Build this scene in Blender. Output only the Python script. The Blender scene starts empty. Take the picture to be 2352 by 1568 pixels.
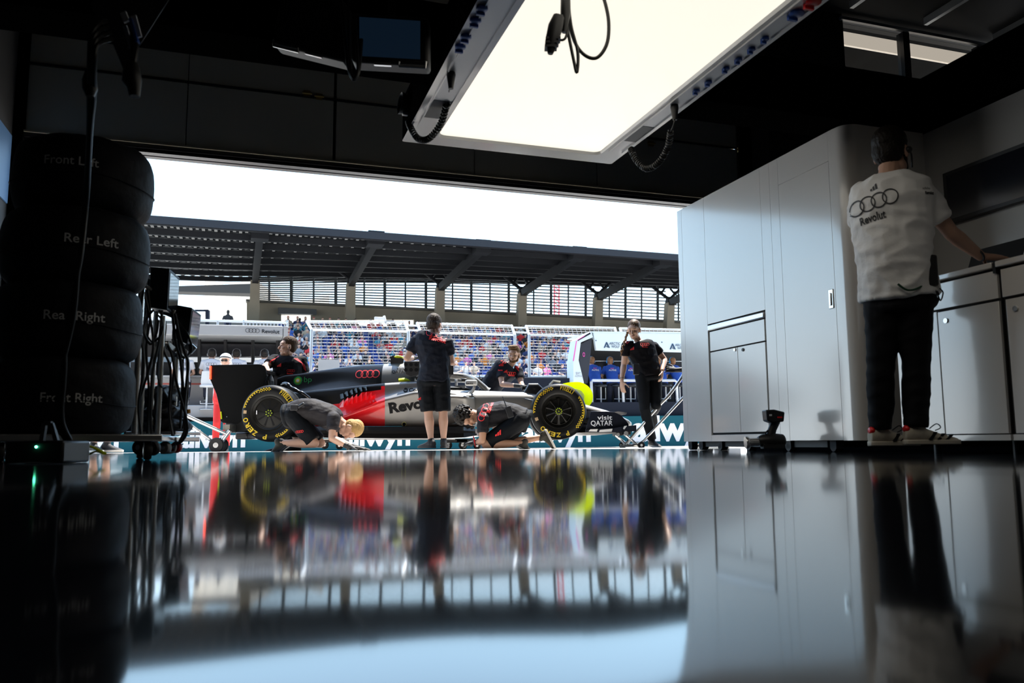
import bpy, bmesh, math, random
from mathutils import Vector, Matrix, noise
from mathutils.bvhtree import BVHTree
V = Vector
SC = bpy.context.scene
COL = SC.collection
RND = random.Random(7)
# ---------------------------------------------------------------- camera
FPX, CX, CY = 1893.0, 1176.0, 784.0
CAMH = 0.072
PITCH = math.atan(233.0 / FPX)
ROLL = 0.006
PSI = math.radians(18.2)
_F = V((0, math.cos(PITCH), math.sin(PITCH)))
_U0 = V((0, -math.sin(PITCH), math.cos(PITCH)))
_R0 = V((1, 0, 0))
_R = _R0 * math.cos(ROLL) - _U0 * math.sin(ROLL)
_U = _U0 * math.cos(ROLL) + _R0 * math.sin(ROLL)
CAM = V((0, 0, CAMH))
GX = V((math.cos(PSI), math.sin(PSI), 0))
GY = V((-math.sin(PSI), math.cos(PSI), 0))
ZV = V((0, 0, 1))

def ray(x, y):
    return _F + _R * ((x - CX) / FPX) - _U * ((y - CY) / FPX)
def P(x, y, w):                     # point of the place at forward distance w
    d = ray(x, y); return CAM + d * (w / d.y)
def PG(x, y, yg):                   # on the plane parallel to the garage front at depth yg
    d = ray(x, y); return CAM + d * (yg / d.dot(GY))
def PX(x, y, xg):                   # on a plane parallel to the garage side walls
    d = ray(x, y); return CAM + d * (xg / d.dot(GX))
def PZ(x, y, z):
    d = ray(x, y); return CAM + d * ((z - CAMH) / d.z)
def G(x, y, z):
    return GX * x + GY * y + ZV * z
def gc(p):
    return (p.dot(GX), p.dot(GY), p.z)
def lane_z(p):
    return -0.002 + 0.0040 * p.x

cam_d = bpy.data.cameras.new('camera'); cam = bpy.data.objects.new('camera', cam_d)
COL.objects.link(cam); SC.camera = cam
cam_d.sensor_width = 36; cam_d.lens = FPX / 2352 * 36
cam_d.clip_start = 0.01; cam_d.clip_end = 500
M = Matrix((( _R.x, _U.x, -_F.x, 0), (_R.y, _U.y, -_F.y, 0), (_R.z, _U.z, -_F.z, CAMH), (0, 0, 0, 1)))
cam.matrix_world = M
cam_d.dof.use_dof = True; cam_d.dof.focus_distance = 10.6; cam_d.dof.aperture_fstop = 3.5

# ---------------------------------------------------------------- materials
_mats = {}
def mat(name, col, rough=0.5, metal=0.0, coat=0.0, bump=0.0, bscale=60, var=0.0, vscale=8, emit=None, es=1.0, spec=0.5, sheen=0.0, ior=None, alpha=None, trans=0.0):
    if name in _mats: return _mats[name]
    m = bpy.data.materials.new(name); m.use_nodes = True
    nt = m.node_tree; b = nt.nodes['Principled BSDF']
    c = tuple(col) + (1,)
    b.inputs['Base Color'].default_value = c
    b.inputs['Roughness'].default_value = rough
    b.inputs['Metallic'].default_value = metal
    b.inputs['Coat Weight'].default_value = coat
    b.inputs['Coat Roughness'].default_value = 0.06
    b.inputs['Specular IOR Level'].default_value = spec
    b.inputs['Sheen Weight'].default_value = sheen
    b.inputs['Transmission Weight'].default_value = trans
    if ior: b.inputs['IOR'].default_value = ior
    if alpha is not None: b.inputs['Alpha'].default_value = alpha
    if emit:
        b.inputs['Emission Color'].default_value = tuple(emit) + (1,); b.inputs['Emission Strength'].default_value = es
    tc = nt.nodes.new('ShaderNodeTexCoord')
    if var:
        n = nt.nodes.new('ShaderNodeTexNoise'); n.inputs['Scale'].default_value = vscale; n.inputs['Detail'].default_value = 5
        r = nt.nodes.new('ShaderNodeMix'); r.data_type = 'RGBA'
        r.inputs[6].default_value = tuple(max(0, x * (1 - var)) for x in col) + (1,)
        r.inputs[7].default_value = tuple(min(1, x * (1 + var)) for x in col) + (1,)
        nt.links.new(tc.outputs['Object'], n.inputs['Vector']); nt.links.new(n.outputs['Fac'], r.inputs[0])
        nt.links.new(r.outputs[2], b.inputs['Base Color'])
    if bump:
        n = nt.nodes.new('ShaderNodeTexNoise'); n.inputs['Scale'].default_value = bscale; n.inputs['Detail'].default_value = 4
        bp = nt.nodes.new('ShaderNodeBump'); bp.inputs['Strength'].default_value = bump; bp.inputs['Distance'].default_value = 0.02
        nt.links.new(tc.outputs['Object'], n.inputs['Vector']); nt.links.new(n.outputs['Fac'], bp.inputs['Height'])
        nt.links.new(bp.outputs['Normal'], b.inputs['Normal'])
    _mats[name] = m
    return m

BLACK = mat('black_plastic', (0.012, 0.012, 0.013), 0.45)
RUBBER = mat('black_rubber', (0.016, 0.016, 0.017), 0.6, bump=0.1, bscale=90)
STEEL = mat('polished_steel', (0.80, 0.79, 0.77), 0.20, 0.8)
GALV = mat('galvanised_steel', (0.62, 0.65, 0.68), 0.38, 0.6, var=0.12, vscale=3)
WHITEP = mat('white_gloss_panel', (0.88, 0.835, 0.785), 0.25, coat=1.0, bump=0.01, bscale=3)
WHITEP.node_tree.nodes['Principled BSDF'].inputs['Coat IOR'].default_value = 1.8; WHITEP.node_tree.nodes['Principled BSDF'].inputs['Coat Roughness'].default_value = 0.12
WHITE = mat('white_paint', (0.78, 0.78, 0.78), 0.45)
DARKM = mat('dark_grey_metal', (0.03, 0.032, 0.035), 0.5, 0.2)
NEON = mat('neon_yellow', (0.80, 0.90, 0.01), 0.45)
NEONT = mat('neon_translucent', (0.86, 0.95, 0.01), 0.5, trans=0.0)
_b = NEONT.node_tree; _t = _b.nodes.new('ShaderNodeBsdfTranslucent'); _t.inputs['Color'].default_value = (.86, .95, .01, 1); _x = _b.nodes.new('ShaderNodeMixShader'); _x.inputs[0].default_value = .5
_b.links.new(_b.nodes['Principled BSDF'].outputs[0], _x.inputs[1]); _b.links.new(_t.outputs[0], _x.inputs[2]); _b.links.new(_x.outputs[0], _b.nodes['Material Output'].inputs[0])
RED = mat('signal_red', (0.78, 0.012, 0.014), 0.35)
REDL = mat('red_print', (0.85, 0.03, 0.03), 0.5)
INK = mat('black_print', (0.010, 0.010, 0.011), 0.6, spec=.15)
WPRINT = mat('white_print', (0.82, 0.83, 0.86), 0.5)

# ---------------------------------------------------------------- mesh builder
def basis_from(axis, up=None):
    a = V(axis).normalized()
    u = V(up) if up is not None else (ZV if abs(a.z) < 0.9 else V((0, 1, 0)))
    s = u.cross(a)
    if s.length < 1e-6: s = V((1, 0, 0)).cross(a)
    s.normalize(); u = a.cross(s).normalized()
    return s, u, a                       # side, up, along
GB = (GX, GY, ZV)
WB = (V((1, 0, 0)), V((0, 1, 0)), ZV)

class MB:
    def __init__(s): s.v = []; s.f = []; s.m = []; s.mi = 0
    def add(s, vs, fs):
        o = len(s.v); s.v += [V(v) for v in vs]; s.f += [tuple(i + o for i in f) for f in fs]; s.m += [s.mi] * len(fs); return s
    def box(s, c, size, b=WB):
        c = V(c); x, y, z = (V(b[i]) * (size[i] / 2) for i in range(3))
        vs = [c - x - y - z, c + x - y - z, c + x + y - z, c - x + y - z, c - x - y + z, c + x - y + z, c + x + y + z, c - x + y + z]
        fs = [(0, 3, 2, 1), (4, 5, 6, 7), (0, 1, 5, 4), (1, 2, 6, 5), (2, 3, 7, 6), (3, 0, 4, 7)]
        return s.add(vs, fs)
    def gbox(s, x0, x1, y0, y1, z0, z1):
        return s.box(G((x0 + x1) / 2, (y0 + y1) / 2, (z0 + z1) / 2), (abs(x1 - x0), abs(y1 - y0), abs(z1 - z0)), GB)
    def bar(s, a, b, w, h=None, up=None):
        a = V(a); b = V(b); sd, u, al = basis_from(b - a, up)
        return s.box((a + b) / 2, (w, h or w, (b - a).length), (sd, u, al))
    def loft(s, rings, cap=True, closed=True):
        n = len(rings[0]); vs = [p for r in rings for p in r]; fs = []
        for i in range(len(rings) - 1):
            for j in range(n if closed else n - 1):
                k = (j + 1) % n
                fs.append((i * n + j, i * n + k, (i + 1) * n + k, (i + 1) * n + j))
        if cap and closed:
            fs.append(tuple(range(n - 1, -1, -1))); o = (len(rings) - 1) * n; fs.append(tuple(range(o, o + n)))
        return s.add(vs, fs)
    def tube(s, path, r, n=10, cap=True, flat=1.0, up=None):
        path = [V(p) for p in path]; rings = []
        rs = r if isinstance(r, (list, tuple)) else [r] * len(path)
        sd = None
        for i, p in enumerate(path):
            t = (path[min(i + 1, len(path) - 1)] - path[max(i - 1, 0)])
            if t.length < 1e-9: t = V((0, 0, 1))
            t.normalize()
            if sd is None: sd, u, _ = basis_from(t, up)
            else:
                sd = sd - t * sd.dot(t)
                if sd.length < 1e-6: sd, u, _ = basis_from(t)
                sd.normalize(); u = t.cross(sd)
            rings.append([p + (sd * math.cos(2 * math.pi * k / n) + u * math.sin(2 * math.pi * k / n) * flat) * rs[i] for k in range(n)])
        return s.loft(rings, cap)
    def rcone(s, a, b, ra, rb, n=12):              # rounded tapered limb
        a = V(a); b = V(b); d = b - a; L = d.length
        if L < 1e-6: return s.ball(a, (ra, ra, ra))
        sd, u, al = basis_from(d); rings = []
        for k in range(5):
            t = (k / 4 - 1) * math.pi / 2; t = max(t, -math.pi / 2 + 0.12)
            rings.append((a + al * ra * math.sin(t), ra * math.cos(t)))
        for k in range(5):
            t = k / 4 * math.pi / 2; t = min(t, math.pi / 2 - 0.12)
            rings.append((b + al * rb * math.sin(t), rb * math.cos(t)))
        return s.loft([[c + (sd * math.cos(2 * math.pi * j / n) + u * math.sin(2 * math.pi * j / n)) * rr for j in range(n)] for c, rr in rings])
    def ball(s, c, r, b=WB, n=14, m=9):
        if not isinstance(r, (list, tuple)): r = (r, r, r)
        c = V(c); rings = []
        for i in range(m + 1):
            t = -math.pi / 2 + math.pi * i / m; t = max(-1.53, min(1.53, t))
            rings.append([c + b[0] * (r[0] * math.cos(t) * math.cos(2 * math.pi * j / n)) + b[1] * (r[1] * math.cos(t) * math.sin(2 * math.pi * j / n)) + b[2] * (r[2] * math.sin(t)) for j in range(n)])
        return s.loft(rings)
    def prism(s, poly, vec):
        n = len(poly); vec = V(vec); a = [V(p) for p in poly]; b = [p + vec for p in a]
        fs = [tuple(range(n - 1, -1, -1)), tuple(range(n, 2 * n))] + [(i, (i + 1) % n, n + (i + 1) % n, n + i) for i in range(n)]
        return s.add(a + b, fs)
    def lathe(s, prof, o, axis, n=32, up=None, cap=True):
        o = V(o); sd, u, al = basis_from(axis, up)
        return s.loft([[o + al * h + (sd * math.cos(2 * math.pi * j / n) + u * math.sin(2 * math.pi * j / n)) * r for j in range(n)] for r, h in prof], cap)
    def ring(s, c, R, r, x, y, n=32, k=8):         # torus in the plane of x,y
        c = V(c); z = x.cross(y).normalized(); vs = []; fs = []
        for i in range(n):
            a = 2 * math.pi * i / n; d = x * math.cos(a) + y * math.sin(a)
            for j in range(k):
                t = 2 * math.pi * j / k; vs.append(c + d * (R + r * math.cos(t)) + z * (r * math.sin(t)))
        for i in range(n):
            for j in range(k):
                fs.append((i * k + j, ((i + 1) % n) * k + j, ((i + 1) % n) * k + (j + 1) % k, i * k + (j + 1) % k))
        return s.add(vs, fs)
    def annulus(s, c, R, w, x, y, n=40, a0=0, a1=2 * math.pi):   # flat ring band
        c = V(c); vs = []; fs = []
        for i in range(n + 1):
            a = a0 + (a1 - a0) * i / n; d = x * math.cos(a) + y * math.sin(a)
            vs += [c + d * (R - w / 2), c + d * (R + w / 2)]
        for i in range(n): fs.append((2 * i, 2 * i + 1, 2 * i + 3, 2 * i + 2))
        return s.add(vs, fs)
    def grid(s, rows, flip=False):
        m = len(rows[0]); vs = [p for r in rows for p in r]
        fs = [(i * m + j, i * m + j + 1, (i + 1) * m + j + 1, (i + 1) * m + j) for i in range(len(rows) - 1) for j in range(m - 1)]
        if flip: fs = [tuple(reversed(f)) for f in fs]
        return s.add(vs, fs)
    def text(s, body, o, xd, yd, size, bold=0.0, align='LEFT', width=None, spacing=1.0, shear=0.0):
        vs, fs = text_geo(body, bold, spacing, shear)
        if not vs: return s
        x0 = min(v[0] for v in vs); x1 = max(v[0] for v in vs)
        sx = sy = size
        if width: sx = width / (x1 - x0)
        off = {'LEFT': x0, 'CENTER': (x0 + x1) / 2, 'RIGHT': x1}[align]
        o = V(o)
        return s.add([o + xd * ((v[0] - off) * sx) + yd * (v[1] * sy) for v in vs], fs)
    def bvh(s): return BVHTree.FromPolygons(s.v, s.f)
    def project(s, bvh, dirv, off, back=2.0):
        dirv = V(dirv).normalized(); out = []
        for p in s.v:
            h = bvh.ray_cast(p - dirv * back, dirv)
            out.append(h[0] - dirv * off if h[0] is not None else None)
        good = [q for q in out if q is not None]
        s.v = [q if q is not None else p for q, p in zip(out, s.v)]
        # drop faces that missed
        keep = [i for i, f in enumerate(s.f) if all(out[k] is not None for k in f)]
        s.f = [s.f[i] for i in keep]; s.m = [s.m[i] for i in keep]
        return s
    def fine(s, L):                               # cut long edges so a print can follow a curved surface
        bm = bmesh.new(); vv = [bm.verts.new(v) for v in s.v]
        for f in s.f:
            try: bm.faces.new([vv[i] for i in f])
            except ValueError: pass
        bmesh.ops.triangulate(bm, faces=bm.faces[:])
        for _ in range(5):
            es = [e for e in bm.edges if e.calc_length() > L]
            if not es: break
            bmesh.ops.subdivide_edges(bm, edges=es, cuts=1)
            bmesh.ops.triangulate(bm, faces=[f for f in bm.faces if len(f.verts) > 3])
        bm.verts.index_update()
        s.v = [v.co.copy() for v in bm.verts]; s.f = [tuple(v.index for v in f.verts) for f in bm.faces]; s.m = [s.mi] * len(s.f); bm.free()
        return s
    def mesh(s, name, mats, smooth=40, origin=V((0, 0, 0)), fixn=True):
        me = bpy.data.meshes.new(name)
        me.from_pydata([tuple(v - origin) for v in s.v], [], s.f)
        for m in (mats if isinstance(mats, (list, tuple)) else [mats]): me.materials.append(m)
        if any(s.m): me.polygons.foreach_set('material_index', s.m)
        if fixn:
            bm = bmesh.new(); bm.from_mesh(me); bmesh.ops.recalc_face_normals(bm, faces=bm.faces); bm.to_mesh(me); bm.free()
        if smooth:
            me.polygons.foreach_set('use_smooth', [True] * len(me.polygons)); me.set_sharp_from_angle(angle=math.radians(smooth))
        me.update()
        return me
    def build(s, name, mats, parent=None, smooth=40, bevel=0, fixn=True, **tags):
        if not s.v: return None
        if parent is not None: org = world_loc(parent)
        else:
            xs = [v.x for v in s.v]; ys = [v.y for v in s.v]; org = V(((min(xs) + max(xs)) / 2, (min(ys) + max(ys)) / 2, min(v.z for v in s.v)))
        o = bpy.data.objects.new(name, s.mesh(name, mats, smooth, org, fixn))
        COL.objects.link(o)
        if parent is not None: o.parent = parent
        else: o.location = org
        if bevel:
            bv = o.modifiers.new('bevel', 'BEVEL'); bv.width = bevel; bv.segments = 2; bv.limit_method = 'ANGLE'; bv.angle_limit = math.radians(40)
        tag(o, **tags)
        return o

def world_loc(o):
    p = V(o.location)
    while o.parent is not None: o = o.parent; p = p + V(o.location)
    return p
def tag(o, label=None, cat=None, group=None, kind=None):
    if label: o['label'] = label
    if cat: o['category'] = cat
    if group: o['group'] = group
    if kind: o['kind'] = kind
    return o
def thing(name, loc, label, cat, group=None):
    o = bpy.data.objects.new(name, None); COL.objects.link(o); o.location = loc; o.empty_display_size = 0.1
    return tag(o, label, cat, group)
def dup(o, parent=None, loc=None, rz=None, **tags):
    c = o.copy(); COL.objects.link(c)
    if parent is not None: c.parent = parent
    if loc is not None: c.location = loc
    if rz is not None: c.rotation_euler = (0, 0, rz)
    for ch in list(o.children): dup(ch, c)
    tag(c, **tags); return c

_tc = {}
def text_geo(body, bold=0.0, spacing=1.0, shear=0.0):
    k = (body, bold, spacing, shear)
    if k in _tc: return _tc[k]
    cu = bpy.data.curves.new('t', 'FONT'); cu.body = body; cu.size = 1.0; cu.offset = bold; cu.space_character = spacing; cu.shear = shear
    cu.resolution_u = 3
    ob = bpy.data.objects.new('t', cu); TMP.collection.objects.link(ob)
    TMP.view_layers[0].update(); dg = TMP.view_layers[0].depsgraph
    me = ob.evaluated_get(dg).to_mesh()
    r = ([tuple(v.co[:2]) for v in me.vertices], [tuple(p.vertices) for p in me.polygons])
    ob.evaluated_get(dg).to_mesh_clear()
    bpy.data.objects.remove(ob); bpy.data.curves.remove(cu)
    _tc[k] = r
    return r
TMP = bpy.data.scenes.new('tmp')

def remesh(mb, voxel, smooth=2, wr=0.0, wf=None, seed=0, adapt=0):
    """fuse the overlapping pieces of a builder into one continuous skin; returns a new builder"""
    me = mb.mesh('r', [BLACK], 0, V((0, 0, 0)), True)
    ob = bpy.data.objects.new('r', me); TMP.collection.objects.link(ob)
    md = ob.modifiers.new('r', 'REMESH'); md.mode = 'VOXEL'; md.voxel_size = voxel
    if smooth:
        sm = ob.modifiers.new('s', 'SMOOTH'); sm.factor = 0.5; sm.iterations = smooth
    TMP.view_layers[0].update(); dg = TMP.view_layers[0].depsgraph
    ev = ob.evaluated_get(dg); m2 = ev.to_mesh()
    out = MB(); out.v = [v.co.copy() for v in m2.vertices]; out.f = [tuple(p.vertices) for p in m2.polygons]; out.m = [0] * len(out.f)
    if wr:
        wf = wf or (9, 9, 22); sh = V((seed * 3.1, seed * 1.7, seed))
        nn = [v.normal.copy() for v in m2.vertices]
        for i, p in enumerate(out.v):
            q = V((p.x * wf[0], p.y * wf[1], p.z * wf[2])) + sh
            w = noise.noise(q); w2 = noise.noise(q * 2.3)
            out.v[i] = p + nn[i] * (wr * (1 - 2 * abs(w)) * 0.8 + wr * 0.4 * w2)
    ev.to_mesh_clear(); bpy.data.objects.remove(ob); bpy.data.meshes.remove(me)
    return out

def spline(pts, n=8):
    pts = [V(p) for p in pts]; out = []
    for i in range(len(pts) - 1):
        p0 = pts[max(i - 1, 0)]; p1 = pts[i]; p2 = pts[i + 1]; p3 = pts[min(i + 2, len(pts) - 1)]
        for k in range(n):
            t = k / n
            out.append(0.5 * ((2 * p1) + (p2 - p0) * t + (2 * p0 - 5 * p1 + 4 * p2 - p3) * t * t + (3 * p1 - p0 - 3 * p2 + p3) * t ** 3))
    out.append(pts[-1]); return out
def lerp(a, b, t): return a + (b - a) * t
def interp(xs, ys, x):
    if x <= xs[0]: return ys[0]
    for i in range(len(xs) - 1):
        if x <= xs[i + 1]: return lerp(ys[i], ys[i + 1], (x - xs[i]) / (xs[i + 1] - xs[i]))
    return ys[-1]
def rings4(mb, c, r, w, xd, yd, n=36):             # four interlocked circles in a row
    for k in range(4): mb.annulus(V(c) + xd * ((k - 1.5) * r * 1.52), r, w, xd, yd, n)
SKY = 2.6; SUN = 11.5; EXPO = 0.25
SUN_DIR = V((0.15, 0.35, 1.0)).normalized()      # towards the sun
# ================================================================ garage shell
S = dict(kind='structure')
FLOORM = mat('grey_epoxy_floor', (0.020, 0.024, 0.034), 0.06, spec=0.5, ior=1.75)
DOORM = mat('grey_door_panel', (0.74, 0.67, 0.54), 0.6, var=0.05, vscale=2)
DARKW = mat('dark_wall', (0.03, 0.03, 0.032), 0.7)
CEILM = mat('dark_ceiling', (0.025, 0.025, 0.025), 0.8)
BEAMM = mat('matt_black_beam', (0.004, 0.004, 0.004), 0.9, spec=0.0)
GREYW = mat('grey_partition', (0.50, 0.49, 0.47), 0.35, coat=0.1)
GAP = mat('panel_gap', (0.02, 0.02, 0.02), 0.9)

def wave(x, y):
    # slightly dished, hand-laid resin floor: it sinks a few millimetres towards the spot where the camera stands
    r = max(.12, math.hypot(x, y)); u = x / max(y, .05) if y > 0 else 0
    m = interp([-.6, -.41, -.25, -.09, .03, .12, .17, .21, .4], [.6, .67, .85, 1, .7, .4, .6, .9, .7], u)
    z = -.018 * m * .035 * math.log(1 + math.exp((.375 - r) / .035)) - .0022 * math.exp(-r / 1.0)
    z += 0.0003 * noise.noise(V((x * 2.2, y * 1.1, 3.0))) * min(1, r / 0.8)
    z += 0.00005 * noise.noise(V((x * 14, y * 4, 1.0))) * min(1, r / 0.3)
    return z
FLOOR_TILT = True; FLOOR_RISE = 0.0035
mb = MB(); rows = []
ys = [-3.0, -2, -1, -0.5] + [-0.25 + 0.0125 * i for i in range(90)] + [.88 + .03 * i for i in range(34)] + [1.9 + 0.09 * i for i in range(34)] + [5.0 + 0.2 * i for i in range(18)] + [8.6]
xs = [-6, -4, -3, -2.2] + [-2.0 + .06 * i for i in range(25)] + [-.5 + 0.0125 * i for i in range(81)] + [.55 + .06 * i for i in range(25)] + [2.1, 2.5, 3, 3.5, 4, 5, 6, 8, 11]
for y in ys:
    row = []
    for x in xs:
        p = G(x, y, 0); row.append(V((p.x, p.y, wave(p.x, p.y))))
    rows.append(row)
mb.grid(rows)
f = mb.build('floor', FLOORM, smooth=180, **S)
mb = MB(); mb.gbox(-6, 11, 8.602, 8.616, -0.12, -0.004)
mb.build('trim_1', mat('pale_threshold', (0.62, 0.62, 0.60), 0.5, var=0.1), **S)

# front wall with sectional door rolled down to the opening head
mb = MB()
mb.gbox(-40, -2.13, 8.6, 8.8, -0.1, 5.8); mb.gbox(-40, 60, 8.62, 8.9, 5.8, 15); mb.build('wall_front', DARKW, **S)
mb = MB(); mb.gbox(6.3, 60, 8.6, 8.8, -0.1, 5.05); mb.gbox(6.3, 7.55, 8.6, 8.8, 5.05, 5.8)
mb.build('wall_front.001', DARKW, **S)
door = thing('door_1', G(2, 8.6, 2.97), None, None); tag(door, **S)
for (z0, z1) in ((3.03, 3.722), (3.742, 4.45), (4.47, 5.15), (5.17, 5.8)):
    for (x0, x1) in ((-2.05, -0.62), (-0.612, 0.84), (0.87, 2.4), (2.408, 3.9), (3.908, 5.82)):
        mb = MB(); mb.gbox(x0, x1, 8.62, 8.68, z0, z1); mb.build('door_panel', DOORM, door, bevel=0.006)
mb = MB(); mb.gbox(-2.05, 5.82, 8.69, 8.72, 2.95, 5.8); mb.build('door_backing', GAP, door)
mb = MB(); mb.gbox(-2.05, 5.82, 8.605, 8.62, 3.722, 3.742); mb.build('door_joint_rail', DARKM, door)
BRASS = mat('brass', (0.5, 0.36, 0.12), 0.35, 1.0)
for x, y in ((705, 215), (733, 222), (1495, 330), (1700, 345), (1705, 380)):
    p = PG(x, y, 8.61); g = gc(p)
    mb = MB(); mb.gbox(g[0] - .035, g[0] + .035, 8.6, 8.62, g[2] - .03, g[2] + .03); mb.tube([G(g[0] - .05, 8.595, g[2]), G(g[0] + .05, 8.595, g[2])], .012); mb.build('hinge', BRASS, door)
a = gc(PG(450, 97, 8.6)); b_ = gc(PG(493, 103, 8.6))
mb = MB(); mb.tube([G(a[0], 8.62, a[2] - .02), G(a[0], 8.55, a[2]), G(b_[0], 8.55, a[2]), G(b_[0], 8.62, a[2] - .02)], .014); mb.build('door_handle', STEEL, door)
mb = MB(); mb.gbox(-2.1, 5.9, 8.58, 8.66, 2.985, 3.03); mb.build('door_bottom_seal', BLACK, door)
mb = MB(); mb.gbox(-2.1, 5.9, 8.60, 8.80, 2.95, 2.975)
mb.build('trim_2', mat('black_reveal', (0.02, 0.02, 0.02), 0.4), **S)
mb = MB(); mb.gbox(-2.1, 5.9, 8.56, 8.585, 3.028, 3.045)
mb.build('trim_3', mat('cream_metal_edge', (0.78, 0.70, 0.50), 0.3, 0.5), **S)
mb = MB(); mb.gbox(5.84, 6.0, 8.55, 8.68, -0.05, 5.8); mb.gbox(-2.13, -2.04, 8.55, 8.68, -.05, 5.8); mb.build('trim_4', BEAMM, **S)
mb = MB(); mb.gbox(6.0, 6.3, 8.6, 8.7, -0.05, 5.8); mb.build('wall_front.002', mat('brown_grey_render', (0.12, 0.11, 0.10), 0.8), **S)
# upper window in the front wall
win = thing('window_1', G(8.6, 8.6, 5.05), None, None); tag(win, **S)
mb = MB(); mb.gbox(7.5, 10.3, 8.55, 8.6, 5.70, 5.745); mb.build('window_head_rail', GALV, win)
mb = MB(); mb.gbox(7.50, 7.56, 8.6, 8.7, 5.05, 5.7); mb.gbox(8.55, 8.66, 8.58, 8.7, 5.05, 5.7); mb.gbox(9.9, 10.3, 8.6, 8.7, 5.05, 5.7); mb.gbox(7.5, 10.3, 8.6, 8.7, 5.0, 5.06)
mb.build('window_frame', BLACK, win)
GLASS = mat('tinted_glass', (0.80, 0.79, 0.76), 0.02, trans=1.0, ior=1.1, spec=0.3)
for x0, x1 in ((7.56, 8.55), (8.66, 9.9)):
    mb = MB(); mb.gbox(x0, x1, 8.64, 8.648, 5.06, 5.70); mb.build('window_pane', GLASS, win)
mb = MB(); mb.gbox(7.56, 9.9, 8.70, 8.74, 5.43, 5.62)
tag(mb.build('glow_strip', mat('cream_glow_strip', (0.78, 0.72, 0.62), 0.6, emit=(1, .9, .78), es=.46)), 'long cream strip with added glow seen behind the upper window panes', 'strip')  # cream board given an added glow so it reads bright behind the glass
mb = MB(); mb.gbox(7.0, 11, 9.40, 9.6, 4.6, 7.2); mb.build('wall_front.003', mat('dark_render', (0.05, 0.05, 0.05), .8), **S)

mb = MB(); mb.gbox(-6, 11, -3, 8.8, 5.8, 5.9); mb.build('ceiling', CEILM, **S)
mb = MB(); mb.gbox(-2.35, -2.13, -3, 8.6, -0.02, 5.8); mb.build('wall_left', DARKW, **S)
mb = MB(); mb.gbox(-6, 11, -3.1, -3.0, -0.02, 5.8); mb.build('wall_back', DARKW, **S)
mb = MB(); mb.gbox(11, 11.1, -3, 8.6, -0.02, 5.8); mb.build('wall_far_right', DARKW, **S)
# ceiling rails
for k, (xa, ya, xb, yb) in enumerate(((2125, 47, 2185, 0), (2284, 84, 2352, 28), (1955, 8, 1970, 0))):
    p = gc(PZ(xa, ya, 5.77))
    mb = MB(); mb.gbox(p[0] - .03, p[0] + .03, 3.2, p[1], 5.70, 5.8); mb.build('trim_%d' % (6 + k), GALV, **S)
# added panel by the left jamb, sky light on the wall painted blue
a = PX(0, 290, -2.12); 
mb = MB(); mb.gbox(-2.128, -2.115, 7.6, 8.5, 2.30, 2.95)
tag(mb.build('sky_tint_panel', mat('sky_light_blue', (0.10, 0.22, 0.42), 0.5)), 'sky blue panel painted as sky light on the left wall beside the tyre stack', 'banner')

# ---------------------------------------------------------------- hanging gantry beams
mb = MB(); mb.gbox(-2.1, 4.37, 4.30, 4.62, 2.19, 2.55); o = mb.build('gantry_beam', BEAMM, bevel=0.01)
tag(o, 'long matt black overhead beam crossing the garage behind the light panel', 'beam', 'black overhead gantry')
mb = MB(); mb.gbox(4.375, 4.75, -1, 4.62, 2.19, 2.55); o = mb.build('gantry_beam', BEAMM, bevel=0.01)
tag(o, 'matt black overhead beam running above the wall screen at right', 'beam', 'black overhead gantry')
for (x, y) in ((-1.6, 4.46), (1.8, 4.46), (4.1, 4.46)):
    pass

# ---------------------------------------------------------------- right white partition
XW = 3.75; YN = 4.30
wr = thing('wall_right', G(XW, 5.4, 0), None, None); tag(wr, **S)
def wpanel(y0, y1, z0, z1, name='wall_panel', m=WHITEP, x0=XW, t=0.02, bevel=0.0008, parent=None):
    mb = MB(); mb.gbox(x0, x0 + t, y0, y1, z0, z1); return mb.build(name, m, parent or wr, bevel=bevel)
mb = MB(); mb.gbox(XW + .016, XW + .14, 4.42, 6.525, .078, 2.165); mb.build('wall_core', GAP, wr)
wpanel(6.455, 6.53, .075, 2.17); wpanel(6.076, 6.4535, .075, 2.17); wpanel(5.262, 6.0745, 1.062, 2.17)
wpanel(5.262, 6.0745, .075, .128); wpanel(5.1415, 5.2605, .075, 2.17); wpanel(5.035, 5.140, .075, 2.17)
wpanel(4.4805, 5.0335, 1.966, 2.17)
dr = wpanel(4.482, 5.0332, .077, 1.9642, 'wall_door')
mb = MB(); mb.gbox(XW - .006, XW + .002, 4.50, 4.545, .955, 1.085); mb.gbox(XW - .014, XW - .004, 4.515, 4.53, .975, 1.06); mb.build('wall_door_handle', STEEL, wr, bevel=.003)
# rounded corner and the return face
mb = MB(); r = .10; pr = [G(XW, 4.479, .075)]
for k in range(9):
    t = k / 8 * math.pi / 2; pr.append(G(XW + r - r * math.cos(t), YN + r - r * math.sin(t), .075))
pr += [G(4.40, YN, .075), G(4.40, YN + .05, .075), G(XW + .12, YN + .05, .075), G(XW + .12, 4.479, .075)]
mb.prism(pr, ZV * 2.095); mb.build('wall_corner', WHITEP, wr, smooth=30)
mb = MB(); mb.gbox(XW, XW + .14, 4.42, 6.53, 2.17, 2.172); mb.build('wall_cap', WHITEP, wr)
for y in (6.48, 6.3, 6.0, 5.6, 5.1, 4.62):
    mb = MB(); mb.gbox(XW + .03, XW + .09, y - .03, y + .03, .02, .08); mb.tube([G(XW + .03, y, .03), G(XW + .09, y, .03)], .028, 14); mb.build('wall_caster', DARKM, wr)
mb = MB(); mb.gbox(XW + .05, XW + .12, 4.7, 6.3, .03, .075); mb.build('wall_plinth_tray', DARKM, wr)
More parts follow.
